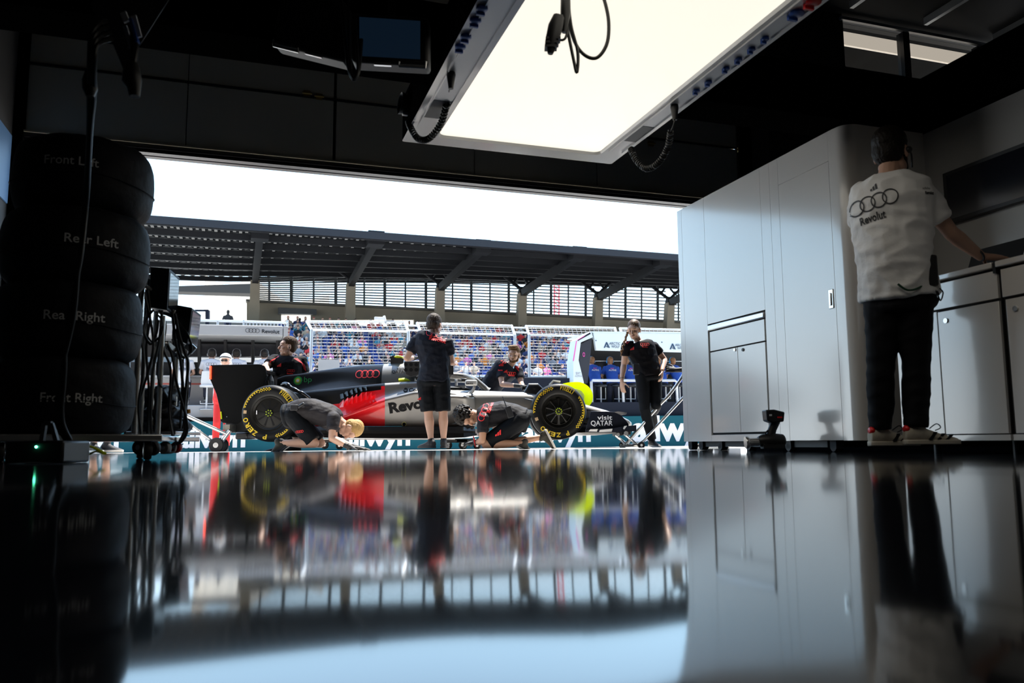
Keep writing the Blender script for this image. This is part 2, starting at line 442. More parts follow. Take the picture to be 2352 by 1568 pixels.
# cabinet let into the partition
cab = thing('recessed_cabinet', G(XW, 5.66, .13), 'white recessed cabinet with one drawer and two doors in the partition', 'cabinet')
mb = MB(); mb.gbox(XW + .03, XW + .05, 5.262, 6.0745, .13, 1.06); mb.build('carcass', GAP, cab)
mb = MB(); mb.gbox(XW + .004, XW + .03, 5.285, 6.055, .83, .995); mb.build('drawer_front', WHITEP, cab, bevel=.002)
ym = gc(PX(1697, 900, XW))[1]
for i, (y0, y1) in enumerate(((5.285, ym - .002), (ym + .002, 6.055))):
    mb = MB(); mb.gbox(XW + .004, XW + .03, y0, y1, .145, .82); d = mb.build('cabinet_door', WHITEP, cab, bevel=.002)
    g = gc(PX(1706 if i == 0 else 1687, 803, XW)); c = G(XW + .003, g[1], g[2])
    mb = MB(); mb.lathe([(.0, -.012), (.013, -.012), (.013, .006), (0, .006)], c, -GX, 16); 
    mb.build('lock', BLACK if i == 0 else STEEL, d)
mb = MB(); mb.gbox(XW - .012, XW + .03, 5.27, 6.065, 1.003, 1.05); mb.build('worktop_edge', mat('brushed_aluminium', (.75, .76, .78), .3, .7), cab, bevel=.008)

# counter run with cabinets below, screen wall above
mb = MB(); mb.gbox(4.40, 4.50, -1, 4.30, 0.07, 2.16); mb.build('wall_side', GREYW, **S)
XC = 3.68
ct = thing('worktop', G(XC, 3, .95), 'white worktop along the right wall under the screen', 'worktop')
mb = MB(); mb.gbox(XC, 4.397, 3.215, 3.93, .958, .99); mb.build('worktop_slab', WHITEP, ct, bevel=.005)
mb = MB(); mb.gbox(XC, 4.397, .8, 3.195, .958, .99); mb.build('worktop_slab', WHITEP, ct, bevel=.005)
mb = MB(); mb.gbox(XC + .006, 4.397, 3.196, 3.214, .93, .985); mb.build('joint_cover', BLACK, ct)
units = [((3.20, 3.92), (3.205, 3.60)), ((2.50, 3.185), (2.52, 3.165)), ((1.8, 2.48), (1.82, 2.46))]
for i, ((y0, y1), (d0, d1)) in enumerate(units):
    lab = ['white base cabinet with a round lock behind the man in the white shirt', 'white base cabinet at the right picture edge under the worktop', 'white base cabinet nearest the viewer under the worktop'][i]
    c = thing('base_cabinet', G(XC + .02, (y0 + y1) / 2, .07), lab, 'cabinet', 'white cabinets under the worktop')
    mb = MB(); mb.gbox(XC + .035, 4.38, y0, y1, .075, .955); mb.build('carcass', GAP, c)
    mb = MB(); mb.gbox(XC + .02, XC + .04, y0 + .004, y1 - .004, .80, .945); mb.build('drawer_front', WHITEP, c, bevel=.002)
    if d1 < y1 - .1:
        mb = MB(); mb.gbox(XC + .02, XC + .04, d1 + .006, y1 - .004, .105, .79); mb.build('filler_panel', WHITEP, c, bevel=.002)
    mb = MB(); mb.gbox(XC + .02, XC + .04, d0, d1, .105, .785); d = mb.build('cabinet_door', WHITEP, c, bevel=.002)
    mb = MB(); mb.gbox(XC + .024, XC + .04, y0, y1, .07, .10); mb.build('bottom_rail', WHITEP, c)
    mb = MB(); mb.lathe([(0, -.01), (.014, -.01), (.014, .005), (0, .005)], G(XC + .018, d1 - .055, .73), -GX, 16); mb.build('lock', STEEL, d)
    for yy in (y0 + .1, y1 - .1):
        mb = MB(); mb.lathe([(.022, 0), (.022, .07)], G(XC + .18, yy, 0), ZV, 12); mb.build('foot', BLACK, c)
tv = thing('wall_screen', G(4.38, 3.4, 1.48), 'black flat screen mounted on the right wall above the worktop', 'screen')
mb = MB(); mb.gbox(4.355, 4.40, 2.7, 4.12, 1.475, 1.82); mb.build('screen_frame', BLACK, tv, bevel=.004)
mb = MB(); mb.gbox(4.352, 4.356, 2.73, 4.09, 1.50, 1.795); mb.build('screen_glass', mat('dark_screen', (.012, .014, .022), .12), tv)
# laptop in front of the man
lp = thing('laptop', G(4.05, 3.75, .99), 'black laptop open on the worktop under the man\'s hand', 'laptop')
mb = MB(); mb.gbox(3.86, 4.10, 3.42, 3.78, .99, 1.005); mb.build('laptop_base', BLACK, lp, bevel=.003)
mb = MB(); q = [G(4.10, 3.42, 1.005), G(4.10, 3.78, 1.005), G(4.19, 3.78, 1.21), G(4.19, 3.42, 1.21)]; mb.prism(q, GX * .012); mb.build('laptop_lid', BLACK, lp)

# ---------------------------------------------------------------- cordless wheel gun on the floor
wg = thing('wheel_gun', P(1757, 1029, 5.75), 'black cordless wheel gun with a steel socket standing on the floor by the white partition', 'wheel gun')
GUNB = mat('gun_black', (.014, .014, .015), .4); WGW = 5.75
mb = MB(); a_ = P(1712, 1016, WGW); b2 = P(1745, 1014, WGW)
mb.lathe([(.0, 0), (.040, 0), (.044, .012), (.040, .022), (.030, .03), (.028, (b2 - a_).length), (0, (b2 - a_).length)], a_, b2 - a_, 24); mb.build('socket', STEEL, wg)
mb = MB(); mb.tube([P(1742, 1014, WGW), P(1752, 1012, WGW), P(1775, 1011, WGW), P(1798, 1012, WGW), P(1803, 1012, WGW)], [.034, .046, .050, .046, .03], 16); mb.box(P(1775, 1024, WGW), (.15, .08, .035)); mb.build('gun_body', GUNB, wg, bevel=.004)
mb = MB(); mb.tube([P(1768, 1004, WGW), P(1774, 985, WGW), P(1782, 966, WGW)], [.034, .030, .032], 12, flat=.8); mb.build('grip', GUNB, wg)
mb = MB(); mb.prism([P(1759, 941, WGW - .05), P(1779, 940, WGW - .05), P(1803, 946, WGW - .05), P(1801, 968, WGW - .05), P(1776, 971, WGW - .05), P(1762, 966, WGW - .05)], V((0, .10, 0))); ba = mb.build('battery', GUNB, wg, bevel=.008)
mb = MB(); mb.box(P(1770, 953, WGW - .052), (.018, .003, .012)); mb.build('battery_mark', WPRINT, ba); mb = MB(); mb.box(P(1791, 958, WGW - .052), (.034, .003, .010)); mb.build('battery_mark', RED, ba)
mb = MB(); mb.tube([P(1762, 1003, WGW - .02), P(1758, 994, WGW - .02), P(1764, 988, WGW - .02)], .006, 6); mb.build('trigger_guard', GUNB, wg)
# ---------------------------------------------------------------- overhead light panel
ZL = 2.15
lamp = thing('light_panel', G(1.79, 3.5, ZL), 'large glowing white overhead light panel with a silver socket border', 'light panel')
FRAME = mat('silver_light_frame', (.84, .84, .85), .25, .0, coat=.3, bump=.02, bscale=5)
GLOW = mat('light_diffuser', (.9, .88, .82), .4, emit=(1.0, .935, .80), es=.84)
def rrect(x0, x1, y0, y1, r, z, n=5):
    out = []
    for cx, cy, a in ((x1 - r, y1 - r, 0), (x0 + r, y1 - r, 1), (x0 + r, y0 + r, 2), (x1 - r, y0 + r, 3)):
        for k in range(n + 1):
            t = (a + k / n) * math.pi / 2; out.append(G(cx + r * math.cos(t), cy + r * math.sin(t), z))
    return out
LX0, LX1, LY0, LY1 = 1.0, 2.59, 1.2, 5.46
outer = rrect(LX0, LX1, LY0, LY1, .02, ZL); inner = rrect(1.215, 2.425, LY0 + .2, 5.315, .05, ZL); inner2 = rrect(1.225, 2.415, LY0 + .21, 5.305, .05, ZL + .02)
n = len(outer); mb = MB(); mb.add(outer + inner + inner2, [(i, (i + 1) % n, n + (i + 1) % n, n + i) for i in range(n)] + [(n + i, n + (i + 1) % n, 2 * n + (i + 1) % n, 2 * n + i) for i in range(n)])
mb.build('light_frame', FRAME, lamp, smooth=20)
mb = MB(); mb.loft([rrect(LX0, LX1, LY0, LY1, .02, ZL + .001), rrect(LX0, LX1, LY0, LY1, .02, ZL + .30)], cap=False); mb.gbox(LX0 + .01, LX1 - .01, LY0 + .01, LY1 - .01, ZL + .28, ZL + .3)
mb.build('light_housing', BEAMM, lamp, smooth=20)
mb = MB(); mb.add(rrect(1.222, 2.418, LY0 + .2, 5.31, .05, ZL + .018), [tuple(range(24))]); mb.build('light_diffuser', GLOW, lamp)
# socket rails and sockets along both long borders
BLUE = mat('socket_blue', (.03, .10, .42), .35)
for (x0, x1) in ((1.05, 1.17), (2.455, 2.55)):
    mb = MB(); mb.gbox(x0, x1, LY0 + .1, 4.70, ZL - .004, ZL + .001); mb.build('socket_rail', mat('grey_socket_rail', (.62, .63, .65), .35, .2), lamp)
    mb = MB()
    for xx in (x0 - .006, x1): mb.gbox(xx, xx + .006, LY0 + .1, 5.2, ZL - .012, ZL)
    mb.build('rail_lip', FRAME, lamp)
    mb = MB(); mb.gbox(x0, x1, 4.70, 4.98, ZL - .006, ZL + .001); mb.build('outlet_plate', DARKM, lamp)
def socket(px, py, m, r=.028):
    c = PZ(px, py, ZL - .004); mb = MB(); mb.lathe([(.0, .0), (r, .0), (r * 1.05, .012), (r * .8, .016), (0, .016)], c, -ZV, 18)
    s_ = mb.build('socket', m, lamp)
    mb = MB(); mb.box(c - ZV * .012 + GY * r, (r * 1.5, .014, .03), GB); mb.build('socket_lid', m, s_)
for x, y in ((1057, 105), (1070, 82), (1092, 45), (1107, 17)): socket(x, y, BLUE)
for x, y in ((1600, 206), (1628, 186), (1668, 155), (1697, 134), (1727, 110), (1758, 86)): socket(x, y, BLUE, .018)
socket(1830, 28, BLUE, .035); socket(1868, 2, RED, .035)

# flood lamp on the corner of the light panel
fl = thing('flood_lamp', P(930, 245, 5.3), 'small black floodlight clamped to the left corner of the light panel', 'lamp')
c = P(935, 240, 5.3)
mb = MB(); mb.lathe([(0, -.07), (.05, -.07), (.075, .05), (.07, .05), (.04, -.04), (0, -.04)], c, V((-1, -.4, .1)), 20); mb.build('lamp_head', BLACK, fl)
mb = MB(); mb.box(P(937, 261, 5.3), (.075, .03, .03), GB); mb.build('lamp_label', WHITE, fl, bevel=.004)
mb = MB(); mb.bar(c, P(962, 240, 5.36), .03); mb.build('lamp_bracket', BLACK, fl)

# coiled leads hanging from the light panel
CABLE = mat('black_cable', (.010, .010, .010), .4)
def coil(path, R, turns, r=.007):
    path = spline(path, 30); N = len(path); mb = MB(); pts = []
    m = turns * 10
    for i in range(m + 1):
        t = i / m * (N - 1); k = min(int(t), N - 2); p = path[k].lerp(path[k + 1], t - k)
        d = (path[k + 1] - path[k]); sd, u, al = basis_from(d, V((.3, 1, .2))); a = 2 * math.pi * i / 10
        pts.append(p + (sd * math.cos(a) + u * math.sin(a)) * R)
    mb.tube(pts, r, 6); return mb
def lead(name, plug, straight, coilpts, lab):
    t = thing(name, coilpts[0], lab, 'cable', 'coiled leads on the light panel')
    coil(coilpts, .017, 34, .0065).build('coiled_cord', CABLE, t)
    mb = MB(); mb.tube(spline(straight, 6), .005, 8); mb.build('cord', CABLE, t)
    mb = MB(); mb.tube([plug + ZV * .01, plug - ZV * .02, plug - ZV * .10], [.022, .026, .014], 12); mb.build('plug', BLACK, t)
pl = PZ(1036, 165, ZL + .0)
lead('coiled_lead', pl, [pl - ZV * .08, P(1030, 215, 4.75), P(1026, 240, 4.85)], [P(1026, 240, 4.85), P(1012, 285, 5.0), P(985, 318, 5.1), P(960, 318, 5.15), P(942, 290, 5.2), P(938, 278, 5.2)], 'black coiled lead looping under the left border of the light panel')
pl = PZ(1549, 240, ZL + .0)
lead('coiled_lead', pl, [pl - ZV * .08, P(1548, 285, 4.9), P(1541, 302, 4.95)], [P(1541, 302, 4.95), P(1533, 340, 5.1), P(1512, 374, 5.2), P(1485, 387, 5.3), P(1462, 368, 5.4), P(1449, 342, 5.45)], 'black coiled lead hanging beyond the right border of the light panel')
# hose bundle in front of the diffuser
hb = thing('hanging_connector', P(1290, 60, 3.6), 'black hanging connector with cable loops against the light panel', 'cable')
mb = MB(); mb.tube(spline([P(1297, -30, 3.6), P(1297, 20, 3.6), P(1302, 60, 3.6), P(1318, 140, 3.6), P(1325, 166, 3.6), P(1327, 120, 3.6), P(1312, 60, 3.6), P(1305, 0, 3.6)], 8), .0075, 8); mb.build('cable_loop', CABLE, hb)
mb = MB(); mb.tube(spline([P(1303, -20, 3.62), P(1308, 50, 3.62), P(1322, 100, 3.62), P(1345, 128, 3.62), P(1372, 132, 3.62), P(1394, 100, 3.62), P(1398, 50, 3.62), P(1388, 0, 3.62), P(1375, -30, 3.62)], 8), .0085, 8); mb.build('cable_loop', CABLE, hb)
mb = MB(); mb.tube([P(1299, -20, 3.58), P(1299, 30, 3.58), P(1296, 75, 3.58)], [.022, .024, .012], 10); mb.build('cable_sheath', CABLE, hb)
mb = MB(); mb.tube([P(1283, 38, 3.55), P(1276, 60, 3.55), P(1270, 85, 3.55), P(1266, 105, 3.55), P(1264, 124, 3.55)], [.026, .034, .032, .026, .012], 12)
for k in range(3):
    q = P(1270 - k * 2.5, 92 + k * 9, 3.55); mb.box(q, (.068 - k * .006, .05, .010), WB)
mb.tube([P(1283, 60, 3.56), P(1293, 40, 3.58)], .018, 8); mb.build('connector_body', BLACK, hb)
mb = MB(); mb.tube(spline([P(1275, 85, 3.57), P(1288, 92, 3.57), P(1298, 88, 3.57), P(1304, 70, 3.58)], 5), .006, 8); mb.build('retaining_strap', CABLE, hb)

# two hooded monitors on the beam
def hood_monitor(name, pts, W, lab, lit):
    tl, trr, br, bl = [P(x, y, W + dw) for x, y, dw in pts]
    t = thing(name, (bl + br) / 2, lab, 'monitor', 'monitors on the overhead beam')
    nrm = (trr - tl).cross(bl - tl).normalized()
    if nrm.y > 0: nrm = -nrm
    cx = (tl + trr + br + bl) / 4
    mb = MB(); mb.prism([tl, trr, br, bl], -nrm * .12); mb.build('monitor_housing', mat('dark_monitor_plastic', (.02, .019, .017), .5), t, bevel=.02)
    sc = [cx + (p - cx) * V((1, 1, 1)).x * .78 + nrm * .004 for p in (tl, trr, br, bl)]
    mb = MB(); mb.prism(sc, -nrm * .008); mb.build('screen', lit, t)
    a = bl.lerp(br, .04) - ZV * .012 + nrm * .0; b2 = bl.lerp(br, .38) - ZV * .012
    mb = MB(); mb.tube([a + ZV * .03, a, b2, b2 + ZV * .02], .008, 8); mb.build('grip_bar', STEEL, t)
    mb = MB(); mb.bar(bl.lerp(br, .48) - ZV * .008, bl.lerp(br, .70) - ZV * .008, .016); mb.build('grip_bar', STEEL, t)
    mb = MB(); mb.tube([tl.lerp(trr, .5) - nrm * .06, tl.lerp(trr, .5) - nrm * .06 + ZV * .25], .02); mb.build('hanger', BLACK, t)
hood_monitor('overhead_monitor', [(625, -40, .10), (792, 0, .0), (792, 140, -.03), (622, 98, .06)], 4.05, 'dark hooded monitor tilted left under the overhead beam', mat('black_screen', (.006, .007, .010), .15))
hood_monitor('overhead_monitor', [(985, 38, .0), (806, 26, .0), (806, 140, .0), (985, 150, .0)], 3.95, 'dark hooded monitor with a bluish screen beside the light panel', mat('navy_screen', (.012, .02, .045), .2, emit=(.02, .05, .10), es=.12))
mb = MB()
mb.tube(spline([P(780, -20, 3.9), P(792, 80, 3.88), P(800, 150, 3.88), P(812, 182, 3.88), P(824, 160, 3.88), P(830, 90, 3.88)], 8), .010, 8)
mb.tube(spline([P(800, -20, 3.9), P(802, 100, 3.86), P(806, 165, 3.86), P(815, 178, 3.86), P(822, 150, 3.86), P(815, 40, 3.86)], 8), .008, 8)
tag(mb.build('hanging_cable', CABLE), 'black cable loop hanging between the two overhead monitors', 'cable')
# ================================================================ pit lane and pit wall
ASPH = mat('lane_concrete', (0.58, 0.555, 0.52), 0.8, bump=.2, bscale=40, var=.15, vscale=3)
mb = MB(); rows = []
for y in (8.612, 10, 11.5, 13, 15, 20, 26, 34, 45, 80):
    row = []
    for x in (-45, -20, -8, -3, 0, 3, 6, 12, 25, 60):
        p = G(x, y, 0); row.append(V((p.x, p.y, lane_z(p) - interp([11.5, 13, 20, 80], [0, .035, .14, .16], y))))
    rows.append(row)
mb.grid(rows); mb.build('ground', ASPH, **S)
TEAL = mat('teal_banner', (0.006, 0.085, 0.115), 0.6, spec=.15)
CONC = mat('raw_concrete', (0.40, 0.35, 0.27), 0.85, var=.12, vscale=1.2, bump=.1, bscale=12)
NAVY = mat('dark_navy_panel', (0.008, 0.012, 0.024), 0.6, spec=.2)
GREYP = mat('light_grey_panel', (0.42, 0.43, 0.44), 0.45)
def quadbox(mb, pts, depth):                       # a slab with the four given front corners, going back along the lane normal
    mb.prism([V(p) for p in pts], GY * depth); return mb
# sponsor banner on the low wall
mb = MB(); quadbox(mb, [PG(-60, 974, 21.5), PG(1640, 953, 21.5), PG(1640, 1040, 21.5), PG(-60, 1056, 21.5)], .25)
bn = thing('sponsor_banner', PG(985, 1030, 21.5), 'long teal banner with white lower case lettering along the pit wall foot', 'banner')
mb.build('banner_sheet', TEAL, bn)
for (x0, x1, yb, n_) in ((100, 272, 1031, 'allwyn'), (405, 563, 1027, 'allwyn'), (783, 942, 1023, 'allwyn'), (1198, 1357, 1014, 'allwyn'), (1452, 1640, 1011, 'allwyn')):
    a = PG(x0, yb, 21.49); b = PG(x1, yb - (x1 - x0) * .011, 21.49); xd = (b - a).normalized()
    L = (b - a).length; mb = MB(); mb.text(n_, a, xd, ZV, L / 2.7, bold=.035, width=L, spacing=.95); mb.build('banner_lettering', WPRINT, bn, smooth=0)
# pit wall behind
mb = MB(); quadbox(mb, [PG(300, 866, 23.7), PG(1700, 866, 23.7), PG(1700, 1060, 23.7), PG(300, 1060, 23.7)], .5)
o = mb.build('wall_pit', mat('pit_wall_grey', (.30, .31, .32), .7, var=.1), **S)

# ---------------------------------------------------------------- debris fence
WIRE = mat('fence_wire', (.24, .25, .27), .5, .2)
def fence(x0, x1, kt, kn, bt, lab):
    """x0,x1 picture columns of the two posts; kt top rail row, kn knuckle row"""
    bl = PG(x0, 868, 24.0); br = PG(x1, 868, 24.0); zl = PG(x0, kn[0], 24.0).z; zr = PG(x1, kn[1], 24.0).z
    kl = V((bl.x, bl.y, zl)); kr = V((br.x, br.y, zr))
    tl = PG(x0 - 8, kt[0], 24.55); tr_ = PG(x1 - 8, kt[1], 24.55)
    t = thing('debris_fence', (bl + br) / 2, lab, 'fence', 'wire debris fence panels')
    for a, k, tt in ((bl, kl, tl), (br, kr, tr_)):
        mb = MB(); mb.tube([a, k, tt], .045, 8); mb.build('post', GALV, t)
    for a, b in ((kl, kr), (tl, tr_), (bl + ZV * .04, br + ZV * .04)):
        mb = MB(); mb.tube([a, b], .035, 8); mb.build('rail', GALV, t)
    L = (br - bl).length; mb = MB(); n = int(L / .145)
    for i in range(1, n):
        f_ = i / n; mb.tube([bl.lerp(br, f_), kl.lerp(kr, f_), tl.lerp(tr_, f_)], .0065, 4, cap=False)
    m = 15
    for j in range(1, m):
        f_ = j / m; mb.tube([bl.lerp(kl, f_), br.lerp(kr, f_)], .0075, 4, cap=False)
    for j in range(1, 4):
        f_ = j / 4; mb.tube([kl.lerp(tl, f_), kr.lerp(tr_, f_)], .0065, 4, cap=False)
    mb.build('wire_mesh', WIRE, t, smooth=0)
fence(713, 937, (738, 739), (757, 761), 0, 'wire debris fence panel behind the black engine cover')
fence(966, 1183, (742, 748), (763, 769), 0, 'wire debris fence panel behind the standing man in shorts')
fence(1216, 1420, (749, 753), (769, 774), 0, 'wire debris fence panel beside the pale blue pit stand')
fence(1432, 1600, (754, 758), (775, 779), 0, 'wire debris fence panel above the pale blue pit stand')
for (x0, x1, y0) in ((937, 966, 747), (1183, 1216, 752)):
    mb = MB(); mb.tube([PG(x0 - 4, y0, 24.4), PG(x1 - 4, y0 + 1, 24.4)], .03, 6); mb.tube([PG(x0, y0 + 11, 24.1), PG(x1, y0 + 12, 24.1)], .03, 6)
    mb.build('fence_link', GALV, label='pair of link rails between fence panels %s' % ('behind the standing man' if x0 < 1000 else 'above the bearded man'), cat='rail', group='fence link rails')
# grey board and dark hoarding in front of the fence
mb = MB(); quadbox(mb, [PG(731, 825, 23.0), PG(780, 826, 23.0), PG(780, 872, 23.0), PG(731, 872, 23.0)], .05)
tag(mb.build('signal_board', GREYP), 'plain grey board standing against the debris fence', 'board')
mb = MB(); quadbox(mb, [PG(1000, 866, 22.2), PG(1308, 868, 22.2), PG(1308, 900, 22.2), PG(1000, 898, 22.2)], .12)
tag(mb.build('hoarding', NAVY), 'long dark navy hoarding below the fence behind the bearded man', 'hoarding')
mb = MB(); quadbox(mb, [PG(1307, 852, 22.6), PG(1324, 852, 22.6), PG(1324, 868, 22.6), PG(1307, 868, 22.6)], .25)
tag(mb.build('loudspeaker', BLACK, bevel=.02), 'small dark speaker box on the pit wall beside the pale stand', 'speaker')

# ---------------------------------------------------------------- grey pit stand on the left
REVG = mat('sign_grey', (.30, .305, .31), .5)
st = thing('pit_stand', PG(500, 960, 22.6), 'grey pit wall stand with a canopy sign, screens and long desk', 'pit stand')
mb = MB(); quadbox(mb, [PG(300, 741.5, 22.0), PG(650, 748.5, 22.0), PG(650, 772.5, 22.0), PG(300, 767, 22.0)], 1.7); mb.build('canopy', REVG, st, bevel=.02)
mb = MB(); quadbox(mb, [PG(651, 748.6, 22.0), PG(661.5, 749, 22.0), PG(661.5, 772.5, 22.0), PG(651, 772.5, 22.0)], 1.7); mb.build('canopy_end', REVG, st, bevel=.01)
a = PG(580, 759, 21.985); xd = (PG(600, 759.9, 21.985) - a).normalized()
mb = MB(); rings4(mb, a, .052, .010, xd, ZV); mb.build('ring_logo', INK, st, smooth=0)
a = PG(601.5, 764.3, 21.985); L = (PG(642, 765, 21.985) - a).length
mb = MB(); mb.text('Revolut', a, xd, ZV, .135, bold=.015, width=L); mb.build('sign_lettering', INK, st, smooth=0)
INNER = mat('stand_interior', (.012, .012, .013), .6)
mb = MB(); quadbox(mb, [PG(300, 767, 23.4), PG(652, 772, 23.4), PG(652, 821, 23.4), PG(300, 819, 23.4)], .08); mb.build('back_wall', INNER, st)
mb = MB(); quadbox(mb, [PG(300, 831, 23.4), PG(652, 832, 23.4), PG(652, 868, 23.4), PG(300, 868, 23.4)], .08); mb.build('back_wall', INNER, st)
SCR = mat('stand_screen', (.03, .03, .035), .15)
for x0, x1 in ((404, 455), (461, 515), (521, 577), (584, 636)):
    mb = MB(); quadbox(mb, [PG(x0, 789, 23.1), PG(x1, 790, 23.1), PG(x1, 819, 23.1), PG(x0, 818, 23.1)], .05); s_ = mb.build('screen', SCR, st, bevel=.01)
for x in (330, 398, 458, 518, 581, 638, 649):
    mb = MB(); mb.bar(PG(x, 770, 22.9), PG(x, 866, 22.9), .07 if x != 649 else .14); mb.build('upright', INNER, st)
mb = MB(); quadbox(mb, [PG(300, 861.5, 22.55), PG(645, 862, 22.55), PG(645, 866, 22.55), PG(300, 866, 22.55)], .9); mb.build('desk_top', GREYP, st, bevel=.01)
mb = MB(); quadbox(mb, [PG(300, 866, 22.9), PG(645, 866, 22.9), PG(645, 962, 22.9), PG(300, 962, 22.9)], .3); mb.build('desk_front', GREYP, st)
mb = MB(); quadbox(mb, [PG(300, 879, 22.89), PG(645, 880, 22.89), PG(645, 884, 22.89), PG(300, 883, 22.89)], .02); mb.build('red_line', mat('dull_red', (.5, .12, .1), .5), st)
mb = MB(); quadbox(mb, [PG(300, 930, 22.0), PG(645, 930, 22.0), PG(645, 958, 22.0), PG(300, 958, 22.0)], .95); mb.build('step', GREYP, st, bevel=.02)
mb = MB(); quadbox(mb, [PG(300, 957, 22.1), PG(1310, 955, 22.1), PG(1310, 975, 22.1), PG(300, 975, 22.1)], .3)
tag(mb.build('wall_plinth', INNER), kind='structure')
rail = thing('roof_railing', PG(545, 742, 23.3), 'grey tube railing on top of the grey pit stand', 'railing')
mb = MB(); mb.tube([PG(300, 731, 23.3), PG(662, 741, 23.3)], .035, 8); mb.build('rail', GALV, rail)
mb = MB()
for i in range(12):
    x = 566 + i * 8; mb.tube([PG(x, 738, 23.3), PG(x, 750, 23.3)], .016, 5, cap=False)
mb.build('baluster_row', GALV, rail)
for x in (430, 500, 560, 660):
    mb = MB(); mb.tube([PG(x, 735, 23.3), PG(x, 752, 23.3)], .03, 8); mb.build('post', GALV, rail)

# ---------------------------------------------------------------- pale blue pit stand on the right
PALE = mat('pale_blue_panel', (.66, .76, .80), .4)
ALP = thing('pit_stand', PG(1440, 940, 22.6), 'pale blue pit wall stand with a white lettered canopy and navy base', 'pit stand')
def PA(x, y, d=21.9): return PG(x, y, d)
mb = MB(); quadbox(mb, [PA(1363, 763), PA(1640, 766), PA(1640, 810), PA(1370, 804)], .14); mb.build('canopy', PALE, ALP, bevel=.02)
mb = MB(); mb.prism([PA(1358, 760.5), PA(1640, 763), PA(1640, 766), PA(1360, 763.5)], GY * 1.9); mb.build('canopy_roof', PALE, ALP)
fr = [PA(1358, 761), PA(1325, 780), PA(1317, 830), PA(1318, 945), PA(1342, 945), PA(1341, 878), PA(1329, 827), PA(1334, 786), PA(1362, 774)]
mb = MB()
for i in range(4):
    a, b, c, d = fr[i], fr[i + 1], fr[7 - i] if i < 4 else None, fr[8 - i]
    mb.prism([fr[i], fr[i + 1], fr[7 - i], fr[8 - i]], GY * .5)
mb.build('side_frame', PALE, ALP, smooth=20)
mb = MB(); mb.prism([PA(1355, 763, 21.88), PA(1328, 779.5, 21.88), PA(1327, 783, 21.88), PA(1357, 766.5, 21.88)], GY * .02); mb.build('navy_stripe', NAVY, ALP)
mb = MB(); mb.prism([PA(1343, 769.5, 21.87), PA(1328, 779, 21.87), PA(1327.5, 780.5, 21.87), PA(1343, 771.5, 21.87)], GY * .02)
mb.prism([PA(1325, 783, 21.87), PA(1318, 829, 21.87), PA(1316, 829, 21.87), PA(1323.5, 782, 21.87)], GY * .02); mb.build('pink_stripe', mat('pink_vinyl', (.75, .10, .42), .4), ALP)
WOLF = mat('sign_navy', (.02, .06, .12), .5)
def wolf(x0, y0):
    def q(x, y): return PA(x0 + x, y0 + y, 21.885)
    mb = MB(); mb.prism([q(0, 13), q(5.4, 0), q(7.6, 0), q(14, 13), q(10.8, 13), q(6.4, 4.5), q(3, 13)], GY * .01); mb.prism([q(7.5, 8.5), q(9.5, 13), q(5.5, 10.2)], GY * .01)
    a = q(12.4, 5.9); xd = (q(40, 6.5) - a).normalized()
    mb.text('ARCTIC', a, xd, ZV, .105, bold=.008, width=(q(38, 6) - a).length); a = q(17.4, 13)
    mb.text('WOLF', a, xd, ZV, .105, bold=.008, width=(q(36, 13) - a).length); mb.build('sign_lettering', WOLF, ALP, smooth=0)
wolf(1387, 785.5); wolf(1538.5, 789)
for x, y in ((1368.5, 782), (1520, 786)):
    mb = MB(); mb.lathe([(0, 0), (.016, 0), (.016, .02), (0, .02)], PA(x, y, 21.9), -GY, 10); mb.build('canopy_bolt', WOLF, ALP)
mb = MB(); a = PA(1323, 860, 21.88); mb.text('BWT', a, GX, ZV, .10, bold=.01, width=(PA(1333, 860) - a).length); a = PA(1320.5, 865.5, 21.88); mb.text('ALPINE', a, GX, ZV, .07, width=(PA(1337, 865.5) - a).length)
mb.build('frame_lettering', mat('grey_print', (.25, .27, .32), .5), ALP, smooth=0)
mb = MB(); quadbox(mb, [PG(1335, 775, 23.5), PG(1640, 775, 23.5), PG(1640, 880, 23.5), PG(1335, 880, 23.5)], .08); mb.build('back_wall', INNER, ALP)
mb = MB(); mb.prism([PA(1334, 790, 21.95), PA(1360, 776, 21.95), PA(1350, 880, 21.95), PA(1341, 880, 21.95), PA(1330, 828, 21.95)], GY * .45); mb.build('inner_cheek', mat('dark_blue_cheek', (.02, .024, .035), .5), ALP)
PINK = _mats['pink_vinyl']
mb = MB(); mb.annulus(PA(1341, 814, 21.93), .055, .022, GX * .55, ZV, 20); mb.build('pink_emblem', PINK, ALP, smooth=0)
mb = MB(); quadbox(mb, [PG(1345, 828, 22.9), PG(1640, 829, 22.9), PG(1640, 830.5, 22.9), PG(1345, 829.5, 22.9)], .03); mb.build('light_strip', WPRINT, ALP)
for k, x in enumerate((1352, 1392, 1432, 1510, 1548)):
    mb = MB(); quadbox(mb, [PG(x, 832, 23.3), PG(x + 34, 832.5, 23.3), PG(x + 34, 852, 23.3), PG(x, 851, 23.3)], .05); mb.build('screen', SCR, ALP)
mb = MB(); quadbox(mb, [PG(1340, 866, 22.9), PG(1640, 866, 22.9), PG(1640, 925, 22.9), PG(1340, 925, 22.9)], .5); mb.build('desk', INNER, ALP)
mb = MB(); quadbox(mb, [PG(1318, 924, 21.75), PG(1640, 922, 21.75), PG(1640, 960, 21.75), PG(1318, 962, 21.75)], 1.2); mb.build('base', NAVY, ALP)
gr = thing('guard_rail', PG(1456, 925, 21.85), 'grey tube guard rail behind the stools of the pale blue stand', 'rail')
mb = MB(); mb.tube([PG(1360, 930, 21.85), PG(1358, 877, 21.85), PG(1361, 873.5, 21.85), PG(1550, 873.5, 21.85), PG(1554, 877, 21.85), PG(1556, 930, 21.85)], .042, 8); mb.build('frame_tube', GALV, gr)
